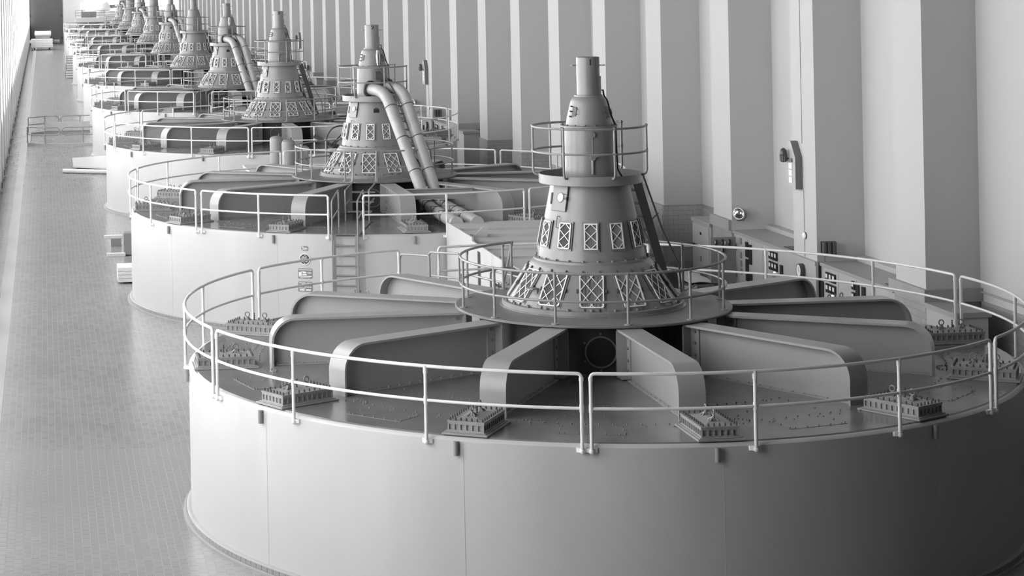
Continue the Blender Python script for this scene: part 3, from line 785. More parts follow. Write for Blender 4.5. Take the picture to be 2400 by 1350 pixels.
    if mirror:
        for i in range(2):
            q = link('air_pipe', PIPEM[i], g); link('pipe_flange', PFIT[i], q); link('pipe_band', PBAND[i], q)
        link('pipe_cross_beam', XBEAM, g); link('valve_block', BRACE, g)
        link('name_plate', plate2, g)
        if n != 6: link('bell_fin', fin, g)
    else:
        link('oil_gauge', gauge, g)
    return g
STUB = MB().cyl((RC + 0.045, 0, 2.60), (RC + 0.045, 0, 2.83), 0.042, n=12).cyl((RC - 0.02, 0, 2.72), (RC + 0.04, 0, 2.72), 0.025, n=8).mesh('side_stub', 'tower_paint')
ep_ = MB().cyl((0, 0, 2.78), (0, 0, ZT - 0.06), 0.030, n=12).cyl((0, 0, ZM - 0.06), (0, 0, ZM + 0.06), 0.037, n=10)
ep_.sphere((0, 0, 2.78), 0.045, 10, 6); ep_.cyl((0, 0, 2.80), (-0.07, 0, 2.80), 0.03, n=8)
ep_.cyl((0, 0, ZT - 0.12), (0, 0, ZT - 0.06), 0.038, n=10)
for s in (-1, 1): ep_.prism([(-0.065, 0.0), (-0.065, 0.10 * s), (-0.03, 0.09 * s), (0.02, 0.0)][::s], 2.76, 2.83)
EPOST = ep_.mesh('post', 'rail_light')
GL = ['nearest grey round generator, a bar-shaped figure one on its tower cap',
      'second generator from the front, figure two on its cap, twin pipes slanting down',
      'third generator from the front, figure three on its cap, no slanting pipes',
      'fourth generator from the front, figure four on its cap, with slanting pipes',
      'fifth generator in the row, plain tower behind the one marked four',
      'sixth generator in the row, pipes running down its small tower',
      'seventh generator in the row, its tower ends in a rounded dome',
      'eighth generator in the row, piped tower just behind the domed one',
      'ninth generator in the row, second farthest small tower',
      'farthest generator, smallest tower before the bright end window']
for n in range(10): build_generator(n, n % 2 == 1, GL[n])

# badge and rating plates on the casing of the even generators
def on_casing(mb, a, z):
    # mb drawn in local (y = along the casing, z up, x out)
    q = MB(); q.f = list(mb.f)
    for x, y, zz in mb.v:
        t = R(a) + y / RC; q.v.append(((RC + x) * math.cos(t), (RC + x) * math.sin(t), z + zz))
    return q
def rrect(w, h, r, x0, x1, n=4):
    P = []
    for cx, cz, s in ((w / 2 - r, h / 2 - r, 0), (-w / 2 + r, h / 2 - r, 90), (-w / 2 + r, -h / 2 + r, 180), (w / 2 - r, -h / 2 + r, 270)):
        for k in range(n + 1): P.append((cx + r * math.cos(R(s + 90 * k / n)), cz + r * math.sin(R(s + 90 * k / n))))
    m = MB(); k = len(P); m.add([(x0, y, z) for y, z in P] + [(x1, y, z) for y, z in P], [tuple(range(k))[::-1], tuple(range(k, 2 * k))] + [(i, (i + 1) % k, k + (i + 1) % k, k + i) for i in range(k)])
    return m
MXY = Matrix(((0, 0, 1, 0), (1, 0, 0, 0), (0, 1, 0, 0), (0, 0, 0, 1)))
badge = on_casing(MB().lathe([(0.001, 0.012), (0.152, 0.012), (0.152, 0.0)], 40, M=MXY), -113.9, 2.16).mesh('badge', 'badge_dark')
bm2 = MB().torus((0.012, 0, 0), 0.158, 0.014, 'X', 40, 8)
def stroke(pts, r=0.0095): bm2.tube([(0.017, y, z) for y, z in pts], r, 6)
def spiral(cx, cz, r0, r1, a0, a1, n=18): return [(cx + (r0 + (r1 - r0) * i / n) * math.cos(R(a0 + (a1 - a0) * i / n)), cz + (r0 + (r1 - r0) * i / n) * math.sin(R(a0 + (a1 - a0) * i / n))) for i in range(n + 1)]
# script capitals G and E entwined
stroke([(-0.004, 0.052), (-0.03, 0.078), (-0.068, 0.07), (-0.085, 0.035), (-0.072, -0.002), (-0.035, -0.012), (-0.008, 0.014), (-0.02, 0.042), (-0.048, 0.04), (-0.052, 0.018)])
stroke([(-0.008, 0.014), (-0.012, -0.03), (-0.03, -0.072), (-0.062, -0.078), (-0.075, -0.052), (-0.055, -0.035), (-0.035, -0.05)])
stroke([(0.06, 0.05), (0.048, 0.075), (0.022, 0.07), (0.018, 0.042), (0.04, 0.02), (0.062, 0.018)])
stroke([(0.045, 0.018), (0.018, 0.0), (0.014, -0.04), (0.04, -0.072), (0.078, -0.06), (0.085, -0.025), (0.062, -0.008), (0.045, -0.028), (0.056, -0.044)])
for a in (90, 180, 270, 0):   # small curls round the rim
    stroke(spiral(0.118 * math.cos(R(a)), 0.118 * math.sin(R(a)), 0.022, 0.004, a + 200, a + 440, 12), 0.007)
badge_script = on_casing(bm2, -113.9, 2.16).mesh('badge_script', 'dial')
def plate(w, h, z, bars, a=-113.9):
    b = on_casing(rrect(w, h, 0.03, 0.0, 0.010), a, z).mesh('rating_plate', 'plate_grey', False)
    t = MB()
    for y0, y1, z0, z1 in bars: t.box(0.0101, 0.0125, y0, y1, z0, z1)
    return b, on_casing(t, a, z).mesh('plate_print', 'dial', False)
pl1 = plate(0.43, 0.29, 1.745, [(-0.2, 0.2, 0.098, 0.118), (-0.12, 0.0, 0.045, 0.062), (-0.07, 0.04, 0.01, 0.05), (-0.19, -0.1, -0.06, 0.04), (-0.08, 0.05, -0.05, -0.01), (0.07, 0.19, 0.01, 0.03), (-0.2, 0.2, -0.09, -0.07), (-0.15, 0.15, -0.128, -0.112)])
pl2 = plate(0.43, 0.29, 1.365, [(-0.19, 0.02, 0.10, 0.118), (0.05, 0.19, 0.10, 0.118), (-0.1, 0.19, 0.06, 0.08), (-0.19, 0.05, 0.02, 0.04), (-0.02, 0.19, -0.02, 0.0), (-0.19, 0.0, -0.05, -0.035), (-0.17, -0.02, -0.115, -0.075), (0.02, 0.17, -0.115, -0.075)])
pl3 = plate(0.20, 0.13, 2.475, [(-0.08, -0.03, 0.03, 0.05), (-0.06, 0.07, -0.005, 0.015), (-0.08, 0.08, -0.05, -0.035)])
gens = sorted([o for o in scene.objects if o.name.split('.')[0] == 'generator'], key=lambda o: o.location.y)
for g in (gens[1], gens[3]):
    b = link('badge', badge, g, label='dark round badge with entwined script letters'); link('badge_script', badge_script, b)
    for pm in (pl1, pl2, pl3):
        b = link('rating_plate', pm[0], g); link('plate_print', pm[1], b)

# ================================================================== access ladders at the rims of the generators
def rt(r, t, z): return Vector((r, t, z))
hr = []
for s in (-1, 1):
    t = s * 0.37
    hr.append(MB().tube(bend([(8.22, t, 0.3), (8.22, t, 3.80), (8.12, t, 3.90), (6.62, t, 4.04), (6.60, t, 2.93)], 0.08, 4), 0.024, 8).tube([(8.22, t, 3.35), (6.6, t, 3.48)], 0.02, 8).mesh('handrail', 'rail_grey'))
hr2 = []
for s in (-1, 1):
    t = s * 0.36
    hr2.append(MB().tube(bend([(5.05, t, 2.93), (5.05, t, 3.86), (3.05, t, 3.90), (2.62, t, 4.82)], 0.1, 4), 0.024, 8).tube([(5.05, t, 3.42), (3.6, t, 3.46)], 0.02, 8).mesh('handrail', 'rail_grey'))
stile = [MB().box(8.10, 8.16, s * 0.31 - 0.035, s * 0.31 + 0.035, 0.0, 2.93).mesh('stile', 'rail_grey', False) for s in (-1, 1)]
rung = MB().box(8.085, 8.175, -0.30, 0.30, -0.012, 0.012).box(8.085, 8.10, -0.30, 0.30, -0.045, 0.012).mesh('rung', 'rail_grey', False)
plat = MB().bbox(4.95, 8.2, -0.42, 0.42, 2.905, 2.935, 0.006).mesh('walkway', 'deck_paint', False)
step = MB().box(-0.12, 0.12, -0.36, 0.36, -0.02, 0.02).mesh('step', 'deck_paint', False)
brk = MB()
for s in (-1, 1): brk.tube([(8.13, s * 0.31, 2.72), (7.96, s * 0.31, 2.55)], 0.03, 8); brk.tube([(8.13, s * 0.31, 1.2), (7.94, s * 0.31, 1.2)], 0.02, 6)
brk = brk.mesh('bracket', 'dark_metal')
AL = ['pipe-railed access stair on the far side of the nearest generator', 'access ladder with looped handrails climbing the front of the second generator',
      'access stair on the far side of the third generator', 'access ladder at the front of the fourth generator',
      'access stair behind the fifth generator tower', 'access ladder at the front of the sixth generator']
for n in range(6):
    mir = n % 2 == 1
    a = -105.0 if mir else 105.0
    t = thing('access_ladder', AL[n], 'ladder', (0, n * S, 0), R(a), 'rim access ladders')
    for s in (0, 1): link('stile', stile[s], t); link('handrail', hr[s], t); link('handrail', hr2[s], t)
    for i in range(9): link('rung', rung, t, (0, 0, 0.3 + i * 0.287))
    for i in range(3): link('step', step, t, (4.3 - i * 0.55, 0, 3.14 + i * 0.24))
    link('walkway', plat, t); link('bracket', brk, t)

# ================================================================== stepped cubicles between paired generators
def cubicle(y0, label, first):
    t = thing('cubicle', label, 'equipment housing', (0, y0, 0), 0, 'stepped housings between paired generators')
    xa, xb_, ya, yb = 0.80, 4.4, 11.9, 19.25
    link('body', MB().box(xa + 0.04, xb_, ya + 0.04, yb, 0, 2.86).mesh('body', 'box_paint', False), t)
    # side wall with a notched top edge and a tall slot
    prof = [(yb, 0), (yb, 3.22), (15.62, 3.22), (15.62, 3.12), (13.9, 3.12), (ya, 3.10), (ya, 0)]
    sl0, sl1 = 14.55, 14.95
    m = MB()
    def wall(pts): # polygon in (y, z)
        k = len(pts); m.add([(xa, y, z) for y, z in pts] + [(xa + 0.05, y, z) for y, z in pts], [tuple(range(k)), tuple(range(k, 2 * k))[::-1]] + [(i, k + i, k + (i + 1) % k, (i + 1) % k) for i in range(k)])
    wall([(yb, 0), (yb, 3.22), (15.62, 3.22), (15.62, 3.12), (sl1, 3.12), (sl1, 0)])
    wall([(sl1, 2.95), (sl1, 3.12), (sl0, 3.12), (sl0, 2.95)])
    wall([(sl0, 0), (sl0, 3.12), (ya, 3.10), (ya, 0)])
    link('side_wall', m.mesh('side_wall', 'box_paint', False), t)
    link('slot', MB().box(xa + 0.02, xa + 0.045, sl0, sl1, 0.1, 2.95).mesh('slot', 'black', False), t)
    # roof planks stepping down toward the near end
    ys = [19.25, 17.85, 16.9, 15.9, 14.7, 13.4, 11.9]
    zs = [3.20, 3.14, 3.07, 3.03, 2.99, 2.93]
    for i in range(6):
        x0 = xa + (0.05 if i else 0.05)
        link('roof_plank', MB().box(x0, xb_ + 0.06, ys[i + 1] - (0.05 if i < 5 else 0.0), ys[i], 2.86, zs[i]).mesh('roof_plank', 'box_roof', False), t)
    # lower end stage
    link('end_stage', MB().box(xa + 0.15, xb_, 10.2, ya + 0.04, 0, 2.15).mesh('end_stage', 'box_roof', False), t)
    m = MB().prism([(0, 0), (0.42, 0), (0.42, 0.30), (0.30, 0.30)], -0.015, 0.015, Matrix.Translation((1.05, 16.75, 3.08)) @ Matrix.Rotation(R(90), 4, 'X'))
    link('lifting_lug', m.mesh('lifting_lug', 'box_paint', False), t)
    return t
CL = ['pale stepped housing between the nearest and second generators', 'stepped housing between the third and fourth generators', 'stepped housing between the fifth and sixth generators']
for i in range(3): cubicle(2 * i * S, CL[i], i == 0)

# ================================================================== blast cleaning outfit between the second and third generators
PX, PYc, PZ = -0.9, 41.4, 2.60
t = thing('work_platform', 'flat steel platform between the second and third generators', 'platform', (0, 0, 0))
link('top', MB().bbox(-2.6, 3.6, 36.6, 45.6, 2.48, 2.60, 0.01).mesh('top', 'box_roof', False), t)
for x in (-2.4, 3.4):
    for y in (36.8, 41, 45.4): link('leg', MB().box(x - 0.08, x + 0.08, y - 0.08, y + 0.08, 0, 2.48).mesh('leg', 'box_paint', False), t)
def dome_tank(h, r):
    return MB().lathe([(r, 0.22), (r, h - 0.16), (r * 0.93, h - 0.07), (r * 0.72, h - 0.015), (r * 0.35, h + 0.01), (0.001, h + 0.015)], 24, cap0=True).lathe([(r + 0.012, 0.36), (r + 0.012, 0.40)], 24).mesh('vessel', 'tank_paint')
for x, y, h, lb in ((-1.58, 42.0, 1.42, 'grey domed upright pressure vessel, rear one of the pair by the hoses'), (-1.20, 41.2, 1.33, 'grey domed upright pressure vessel in front of its twin')):
    t = thing('pressure_vessel', lb, 'vessel', (x, y, PZ), 0, 'pair of domed pressure vessels')
    link('vessel', dome_tank(h, 0.27), t)
    for k in range(3):
        p = pol(0.2, 120 * k + 30); link('foot', MB().cyl((p.x, p.y, 0), (p.x, p.y, 0.24), 0.035, n=8).cyl((p.x, p.y, 0), (p.x, p.y, 0.02), 0.07, n=8).mesh('foot', 'dark_metal'), t)
    link('valve', MB().cyl((0, 0, 0.05), (0, 0, 0.2), 0.05, n=8).cyl((-0.16, -0.1, 0.12), (0.16, -0.1, 0.12), 0.04, n=8).cyl((0.1, 0, h), (0.1, 0, h + 0.09), 0.03, n=8).mesh('valve', 'dark_metal'), t)
t = thing('control_box', 'grey upright box beside the domed pressure vessels', 'cabinet', (-0.62, 41.5, PZ))
link('body', MB().bbox(-0.22, 0.22, -0.2, 0.2, 0.05, 1.0, 0.015).mesh('body', 'tank_paint', False), t)
link('door', MB().box(-0.18, 0.18, -0.215, -0.2, 0.1, 0.95).mesh('door', 'tank_paint', False), t)
link('handle', MB().box(0.12, 0.14, -0.24, -0.215, 0.5, 0.62).mesh('handle', 'dark_metal', False), t)
for x in (-0.18, 0.18): link('foot', MB().box(x - 0.03, x + 0.03, -0.15, 0.15, 0, 0.05).mesh('foot', 'dark_metal', False), t)
t = thing('hose_rack', 'dark rack of beams strung with tangled hoses beside the vessels', 'rack', (0.7, 41.6, PZ))
m = MB().cyl((-0.85, 0, 1.42), (0.15, -0.1, 0.88), 0.07, n=8).cyl((-0.1, 0.1, 1.05), (1.5, 0.2, 0.75), 0.05, n=8).cyl((0.1, 0.0, 0.95), (1.7, -0.1, 0.62), 0.05, n=8)
link('beam', m.mesh('beam', 'dark_metal'), t)
for x in (0.0, 1.5): link('leg', MB().cyl((x, 0, 0), (x, 0, 0.9), 0.03, n=8).box(x - 0.15, x + 0.15, -0.15, 0.15, 0, 0.02).mesh('leg', 'dark_metal'), t)
for i in range(3):
    link('strut', MB().cyl((0.3 + 0.4 * i, -0.3, 0.03), (0.2 + 0.45 * i, 0.05, 0.85), 0.025, n=6).mesh('strut', 'ladder_dark'), t)
hrnd = random.Random(11)
HL = ['tall loop of dark hose arching above the rack', 'dark hose coil hanging over the rack beams', 'dark hose trailing down beside the control box', 'dark hose running along the rack to the blower', 'short dark hose bent over the blower housing']
HP = [[(-0.35, 0, 0.95), (-0.35, 0.1, 1.35), (-0.1, 0.1, 1.72), (0.3, 0.1, 1.80), (0.34, 0.1, 1.6), (0.05, 0, 1.3), (-0.25, -0.1, 1.05)],
      [(-0.2, 0, 0.35), (-0.15, 0, 0.9), (0.1, 0, 1.25), (0.6, 0, 1.45), (1.1, 0, 1.4), (1.5, 0, 1.25), (1.7, 0, 0.9)],
      [(-0.3, -0.2, 0.02), (-0.28, -0.2, 0.5), (-0.2, -0.1, 0.9), (0.2, 0, 1.05), (0.5, 0.1, 0.9)],
      [(0.4, 0, 0.85), (0.8, -0.1, 1.1), (1.3, 0.1, 1.3), (1.8, 0, 1.35), (2.3, 0, 1.2), (2.5, 0, 0.9)],
      [(1.5, -0.2, 0.8), (1.8, -0.2, 1.25), (2.3, -0.2, 1.32), (2.55, -0.1, 1.1), (2.6, 0, 0.7)]]
def smooth_pts(P, n=6):
    P = [Vector(p) for p in P]; out = []
    for i in range(len(P) - 1):
        a, b, c, d = P[max(0, i - 1)], P[i], P[i + 1], P[min(len(P) - 1, i + 2)]
        for k in range(n):
            u = k / n
            out.append(0.5 * ((2 * b) + (c - a) * u + (2 * a - 5 * b + 4 * c - d) * u * u + (3 * b - a - 3 * c + d) * u ** 3))
    out.append(P[-1]); return out
for l_, P in zip(HL, HP):
    single('hose', MB().tube(smooth_pts(P), 0.028, 8).mesh('hose', 'rubber'), l_, 'hose', (0.7, 41.4, PZ), 0, 'hoses on the rack')
t = thing('blower', 'round dark blower housing at the end of the hose rack', 'blower', (2.9, 41.5, PZ))
link('housing', MB().lathe([(0.10, -0.16), (0.40, -0.16), (0.44, -0.12), (0.44, 0.12), (0.40, 0.16), (0.1, 0.16)], 28, M=Matrix.Translation((0, 0, 0.62)) @ Matrix.Rotation(R(90), 4, 'X')).mesh('housing', 'tank_paint'), t)
link('hub', MB().cyl((0, 0.2, 0.62), (0, -0.2, 0.62), 0.28, n=20).mesh('hub', 'dark_metal'), t)
link('base', MB().box(-0.4, 0.4, -0.25, 0.25, 0, 0.2).mesh('base', 'dark_metal', False), t)

# ================================================================== switchboards along the right wall
def meter(parent, x, y, z, w, h, dial=0.62, face='X'):
    # square meter on a face looking toward -x (face X) or -y (face Y)
    if face == 'X':
        b = link('meter', MB().bbox(x - 0.05, x, y - w / 2, y + w / 2, z - h / 2, z + h / 2, 0.012).mesh('meter', 'black', False), parent)
        link('meter_dial', MB().box(x - 0.053, x - 0.05, y - w * dial / 2, y + w * dial / 2, z - h * 0.12, z + h * dial / 2).mesh('meter_dial', 'dial', False), b)
    else:
        b = link('meter', MB().bbox(x - w / 2, x + w / 2, y - 0.05, y, z - h / 2, z + h / 2, 0.012).mesh('meter', 'black', False), parent)
        if dial > 0: link('meter_dial', MB().box(x - w * dial / 2, x + w * dial / 2, y - 0.053, y - 0.05, z - h * 0.05, z + h * 0.32).mesh('meter_dial', 'dial', False), b)
    return b
def relay(parent, x, y0, y1, z0, z1):
    b = link('relay', MB().bbox(x - 0.05, x, y0, y1, z0, z1, 0.01).mesh('relay', 'black', False), parent)
    return b
WORD = ['nearest', 'second', 'third']
for k in range(3):
    y0 = PY0 + PP * 8 * k
    def Y(v): return y0 + v - 6.90
    near = k == 0
    tag_ = ('by the nearest generator', 'by the third generator', 'by the fifth generator')[k]
    # capping blocks on the two pilasters
    t = single('ledge_block', MB().box(XP - 0.10, XR, Y(6.76), Y(8.85), 2.53, 2.83).mesh('ledge_block', 'ledge_grey', False), 'pale ledge block at the near end of the switchboards ' + tag_, 'ledge', group='ledge blocks on pilasters')
    t = single('ledge_block', MB().box(XP - 0.10, XR, Y(20.78), Y(22.55), 2.53, 2.84).mesh('ledge_block', 'ledge_grey', False), 'grey ledge block under the floodlight ' + tag_, 'ledge', group='ledge blocks on pilasters')
    # end cupboard
    t = thing('cupboard', 'low plain cupboard with thick top beside the switchboards ' + tag_, 'cupboard', (0, 0, 0), 0, 'switchboard cabinets')
    link('body', MB().box(9.63, 10.40, Y(5.20), Y(6.76), 0, 2.44).mesh('body', 'cabinet_paint', False), t)
    link('top', MB().box(9.58, 10.46, Y(5.15), Y(6.76), 2.44, 2.555).mesh('top', 'ledge_grey', False), t)
    # two switchboards
    for (a, b, lab) in ((8.85, 13.68, 'long meter switchboard on the near side of the clock panel '), (15.70, 20.78, 'long meter switchboard on the floodlight side of the clock panel ')):
        t = thing('switchboard', lab + tag_, 'switchboard', (0, 0, 0), 0, 'switchboard cabinets')
        link('body', MB().box(9.75, XR, Y(a), Y(b), 0, 2.46).mesh('body', 'cabinet_paint', False), t)
        link('top', MB().box(9.70, XR, Y(a), Y(b), 2.46, 2.55).mesh('top', 'ledge_grey', False), t)
        link('curb', MB().box(XR - 0.28, XR, Y(a), Y(b), 2.55, 2.68).mesh('curb', 'cabinet_paint', False), t)
        for i in range(1, 4):
            yy = Y(a + (b - a) * i / 4); link('seam', MB().box(9.744, 9.75, yy - 0.008, yy + 0.008, 0.1, 2.40).mesh('seam', 'louver_grey', False), t)
        far = a > 15
        cy = 17.33 if far else 12.96
        for i in range(3):
            for j in range(2): meter(t, 9.75, Y(cy + (i - 1) * 0.23), 2.235 - j * 0.30, 0.19, 0.24)
        for i in range(3): link('switch_plate', MB().box(9.73, 9.75, Y(cy - 0.3), Y(cy + 0.1), 1.62 - i * 0.09, 1.67 - i * 0.09).mesh('switch_plate', 'plate_grey', False), t)
        link('pilot_lamp', MB().cyl((9.70, Y(cy - 0.1), 1.78), (9.75, Y(cy - 0.1), 1.78), 0.02, n=10).mesh('pilot_lamp', 'lamp_dot'), t)
        relay(t, 9.75, Y(cy - 0.75) if far else Y(13.5), (Y(cy - 0.75) if far else Y(13.5)) + 0.17, 1.55, 2.06)
        if far:
            for yy, z0, z1 in ((19.45, 1.90, 2.34), (19.15, 1.72, 2.30), (19.45, 1.20, 1.84), (19.15, 1.15, 1.46)): relay(t, 9.75, Y(yy), Y(yy) + 0.19, z0, z1)
            for z in (2.30, 1.88, 1.63, 1.40): link('nameplate', MB().box(9.735, 9.75, Y(20.05), Y(20.20), z - 0.09, z + 0.09).mesh('nameplate', 'plate_grey', False), t)
        else:
            for yy, z in ((11.42, 2.26), (11.42, 1.98)): meter(t, 9.75, Y(yy), z, 0.17, 0.22)
            for yy in (11.05, 10.66): relay(t, 9.75, Y(yy), Y(yy) + 0.18, 2.02, 2.32)
            link('window_hood', MB().box(9.60, 9.75, Y(9.05), Y(10.9), 1.86, 2.0).mesh('window_hood', 'black', False), t)
        # floor grating leaning on the top
        link('top_vent', MB().box(9.85, 10.15, Y(b - 4.7), Y(b - 4.0), 2.551, 2.565).mesh('top_vent', 'black', False), t)
    # clock panel
    t = thing('clock_panel', 'plain pale panel carrying the round clock ' + tag_, 'panel', (0, 0, 0), 0, 'switchboard cabinets')
    link('body', MB().box(9.60, XP - 0.03, Y(13.68), Y(15.70), 0, 2.45).mesh('body', 'cabinet_paint', False), t)
    link('top', MB().box(9.57, XP - 0.03, Y(13.66), Y(15.72), 2.45, 2.55).mesh('top', 'cabinet_paint', False), t)
    t = thing('wall_clock', 'round white clock in a dark drum case ' + tag_, 'clock', (9.60, Y(14.62), 2.20), 0, 'wall clocks')
    Mx = Matrix.Rotation(R(-90), 4, 'Y')
    link('case', MB().lathe([(0.19, 0.0), (0.19, 0.13), (0.165, 0.135), (0.16, 0.12)], 32, M=Mx).mesh('case', 'dark_metal'), t)
    link('face', MB().lathe([(0.162, 0.128), (0.001, 0.128)], 32, M=Mx).mesh('face', 'dial', False), t)
    link('hands', MB().box(-0.132, -0.129, -0.005, 0.005, 0, 0.11).box(-0.132, -0.129, -0.07, 0.0, -0.008, 0.004).mesh('hands', 'black', False), t)
    # tall door cabinet
    t = thing('door_cabinet', 'tall pale cabinet with hinged door and three knobs ' + tag_, 'cabinet', (0, 0, 0), 0, 'switchboard cabinets')
    link('body', MB().box(9.62, XR, Y(22.56), Y(24.33), 0, 2.42).mesh('body', 'cabinet_paint', False), t)
    link('top', MB().box(9.58, XR, Y(22.55), Y(24.38), 2.42, 2.54).mesh('top', 'ledge_grey', False), t)
    d = link('door', MB().box(9.59, 9.62, Y(22.68), Y(24.28), 0.1, 2.38).mesh('door', 'cabinet_paint', False), t)
    link('handle', MB().box(9.56, 9.59, Y(23.42), Y(23.47), 1.25, 1.42).mesh('handle', 'bolt_grey', False), d)
    for i in range(3): link('knob', MB().cyl((9.54, Y(23.75 + 0.18 * i), 1.72), (9.59, Y(23.75 + 0.18 * i), 1.72), 0.035, n=10).mesh('knob', 'black'), d)
    link('lock', MB().box(9.57, 9.59, Y(23.40), Y(23.50), 2.08, 2.16).mesh('lock', 'black', False), d)
    # swing-out meter panel
    t = thing('swing_panel', 'grey swing-out panel with three meters above one ' + tag_, 'meter panel', (0, Y(20.35), 0), 0, 'swing-out meter panels')
    link('board', MB().bbox(8.90, 9.66, -0.02, 0.03, 1.05, 2.40, 0.006).mesh('board', 'cabinet_grey', False), t)
    for x in (9.08, 9.48): meter(t, x, -0.02, 2.24, 0.175, 0.19)
    b = meter(t, 9.28, -0.02, 2.24, 0.175, 0.19, 0)
    link('meter_dial', MB().cyl((9.28, -0.07, 2.24), (9.28, -0.074, 2.24), 0.065, n=20).mesh('meter_dial', 'dial', False), b)
    meter(t, 9.28, -0.02, 2.02, 0.175, 0.18)
    link('hinge', MB().cyl((9.67, 0, 1.2), (9.67, 0, 1.4), 0.02, n=8).cyl((9.67, 0, 2.0), (9.67, 0, 2.2), 0.02, n=8).mesh('hinge', 'dark_metal'), t)
    # floodlight on the ledge
    t = thing('floodlight', 'round chrome floodlight on a yoke above the ledge ' + tag_, 'floodlight', (9.90, Y(20.60), 2.84), 0, 'wall floodlights')
    dirv = Vector((-0.62, -0.72, -0.12)).normalized(); Mf = Matrix.Translation((0, 0, 0.24)) @ dirv.to_track_quat('Z', 'Y').to_matrix().to_4x4()
    link('reflector', MB().lathe([(0.16, 0.12), (0.15, 0.06), (0.11, -0.02), (0.05, -0.06), (0.001, -0.07)], 28, M=Mf).mesh('reflector', 'chrome'), t)
    link('shell', MB().lathe([(0.165, 0.125), (0.16, 0.05), (0.12, -0.03), (0.07, -0.09), (0.06, -0.2), (0.001, -0.22)], 28, M=Mf).mesh('shell', 'bolt_grey'), t)
    link('rim', MB().lathe([(0.155, 0.115), (0.178, 0.115), (0.178, 0.14), (0.155, 0.14), (0.155, 0.115)], 32, M=Mf).mesh('rim', 'white'), t)
    link('yoke', MB().tube([(0.17, 0, 0.22), (0.19, 0.02, 0.1), (0.12, 0.05, 0.01), (-0.02, 0.04, 0.01)], 0.012, 6).box(-0.1, 0.1, -0.06, 0.06, 0, 0.012).mesh('yoke', 'dark_metal'), t)
    # floor signal sign with beacon
    t = thing('signal_sign', 'tall pointed signal box with squares 0 1 2 ' + tag_, 'sign', (XP, Y(15.15), 0), 0, 'numbered signal boxes')
    P = [(-0.36, 4.36), (0.36, 4.36), (0.36, 5.22), (0.14, 5.64), (-0.02, 5.64), (-0.36, 5.22)]
    m = MB(); kk = len(P)
    m.add([(-0.20, y_, z_) for y_, z_ in P] + [(0, y_, z_) for y_, z_ in P], [tuple(range(kk)), tuple(range(kk, 2 * kk))[::-1]] + [(i, kk + i, kk + (i + 1) % kk, (i + 1) % kk) for i in range(kk)])
    me = m.mesh('sign_body', 'sign_grey', False); me.materials.append(MATS['sign_side'])
    for p_ in me.polygons:
        if abs(p_.normal.x) < 0.5: p_.material_index = 1
    link('sign_body', me, t)
    for i, s_ in enumerate('012'):
        z = 4.97 - 0.19 * i
        q = link('lamp_square', MB().bbox(-0.215, -0.20, -0.12, 0.12, z - 0.08, z + 0.08, 0.004).mesh('lamp_square', 'white', False), t)
        if near:
            tm_ = text_mesh(s_, 0.16, 'dial', 0.001)
            for v in tm_.vertices: x_, y_, z_ = v.co; v.co = Vector((-0.2155 - z_, -x_, z + y_))
            link('figure', tm_, q)
    link('key_switch', MB().bbox(-0.24, -0.20, -0.16, 0.02, 5.08, 5.18, 0.006).mesh('key_switch', 'bolt_grey', False), t)
    b = link('beacon', MB().lathe([(0.06, 0), (0.088, 0.02), (0.10, 0.18), (0.105, 0.19), (0.105, 0.20), (0.095, 0.21), (0.095, 0.27), (0.08, 0.33), (0.045, 0.37), (0.001, 0.385)], 16, M=Matrix.Translation((-0.33, 0.18, 5.06))).mesh('beacon', 'dark_metal'), t)
    m = MB()
    for i in range(12): p_ = pol(0.098, 30 * i); m.cyl((-0.33 + p_.x * 0.92, 0.18 + p_.y * 0.92, 5.08), (-0.33 + p_.x, 0.18 + p_.y, 5.24), 0.01, n=5)
    link('beacon_rib', m.mesh('beacon_rib', 'plate_grey'), b)
    link('bracket', MB().cyl((-0.24, 0.18, 5.15), (-0.18, 0.18, 5.15), 0.03, n=8).mesh('bracket', 'dark_metal'), t)
    single('wire_conduit', MB().cyl((XP - 0.012, Y(14.78), 5.60), (XP - 0.012, Y(14.78), 12.5), 0.012, n=6).cyl((XP - 0.012, Y(14.72), 2.56), (XP - 0.012, Y(14.72), 4.36), 0.012, n=6).mesh('wire_conduit', 'wall_paint'), 'thin vertical conduit above and below the signal box ' + tag_, 'conduit', group='wall conduits')
    t = thing('wall_bell', 'small round bell below the signal box ' + tag_, 'bell', (XP, Y(14.64), 3.13), 0, 'wall bells')
    link('gong', MB().lathe([(0.09, 0.03), (0.085, 0.06), (0.05, 0.09), (0.001, 0.10)], 20, M=Mx).mesh('gong', 'white'), t)
    link('back', MB().lathe([(0.095, 0.0), (0.095, 0.03), (0.001, 0.03)], 20, M=Mx).mesh('back', 'dark_metal'), t)
    # finned heater on the pilaster side
    t = thing('tube_heater', 'dark three-tube heater on the pilaster side ' + tag_, 'heater', (9.95, Y(13.62), 2.72), 0, 'tube heaters')
    for i in range(3): link('tube', MB().cyl((-0.13 + 0.13 * i, -0.02, 0), (-0.13 + 0.13 * i, -0.02, 0.36), 0.062, n=14).mesh('tube', 'dark_metal'), t)
    link('back_plate', MB().box(-0.20, 0.20, 0.05, 0.08, 0.0, 0.37).mesh('back_plate', 'dark_metal', False), t)
    link('lead', MB().cyl((-0.12, 0.0, -0.16), (-0.12, 0.0, 0.02), 0.008, n=5).mesh('lead', 'dark_metal'), t)
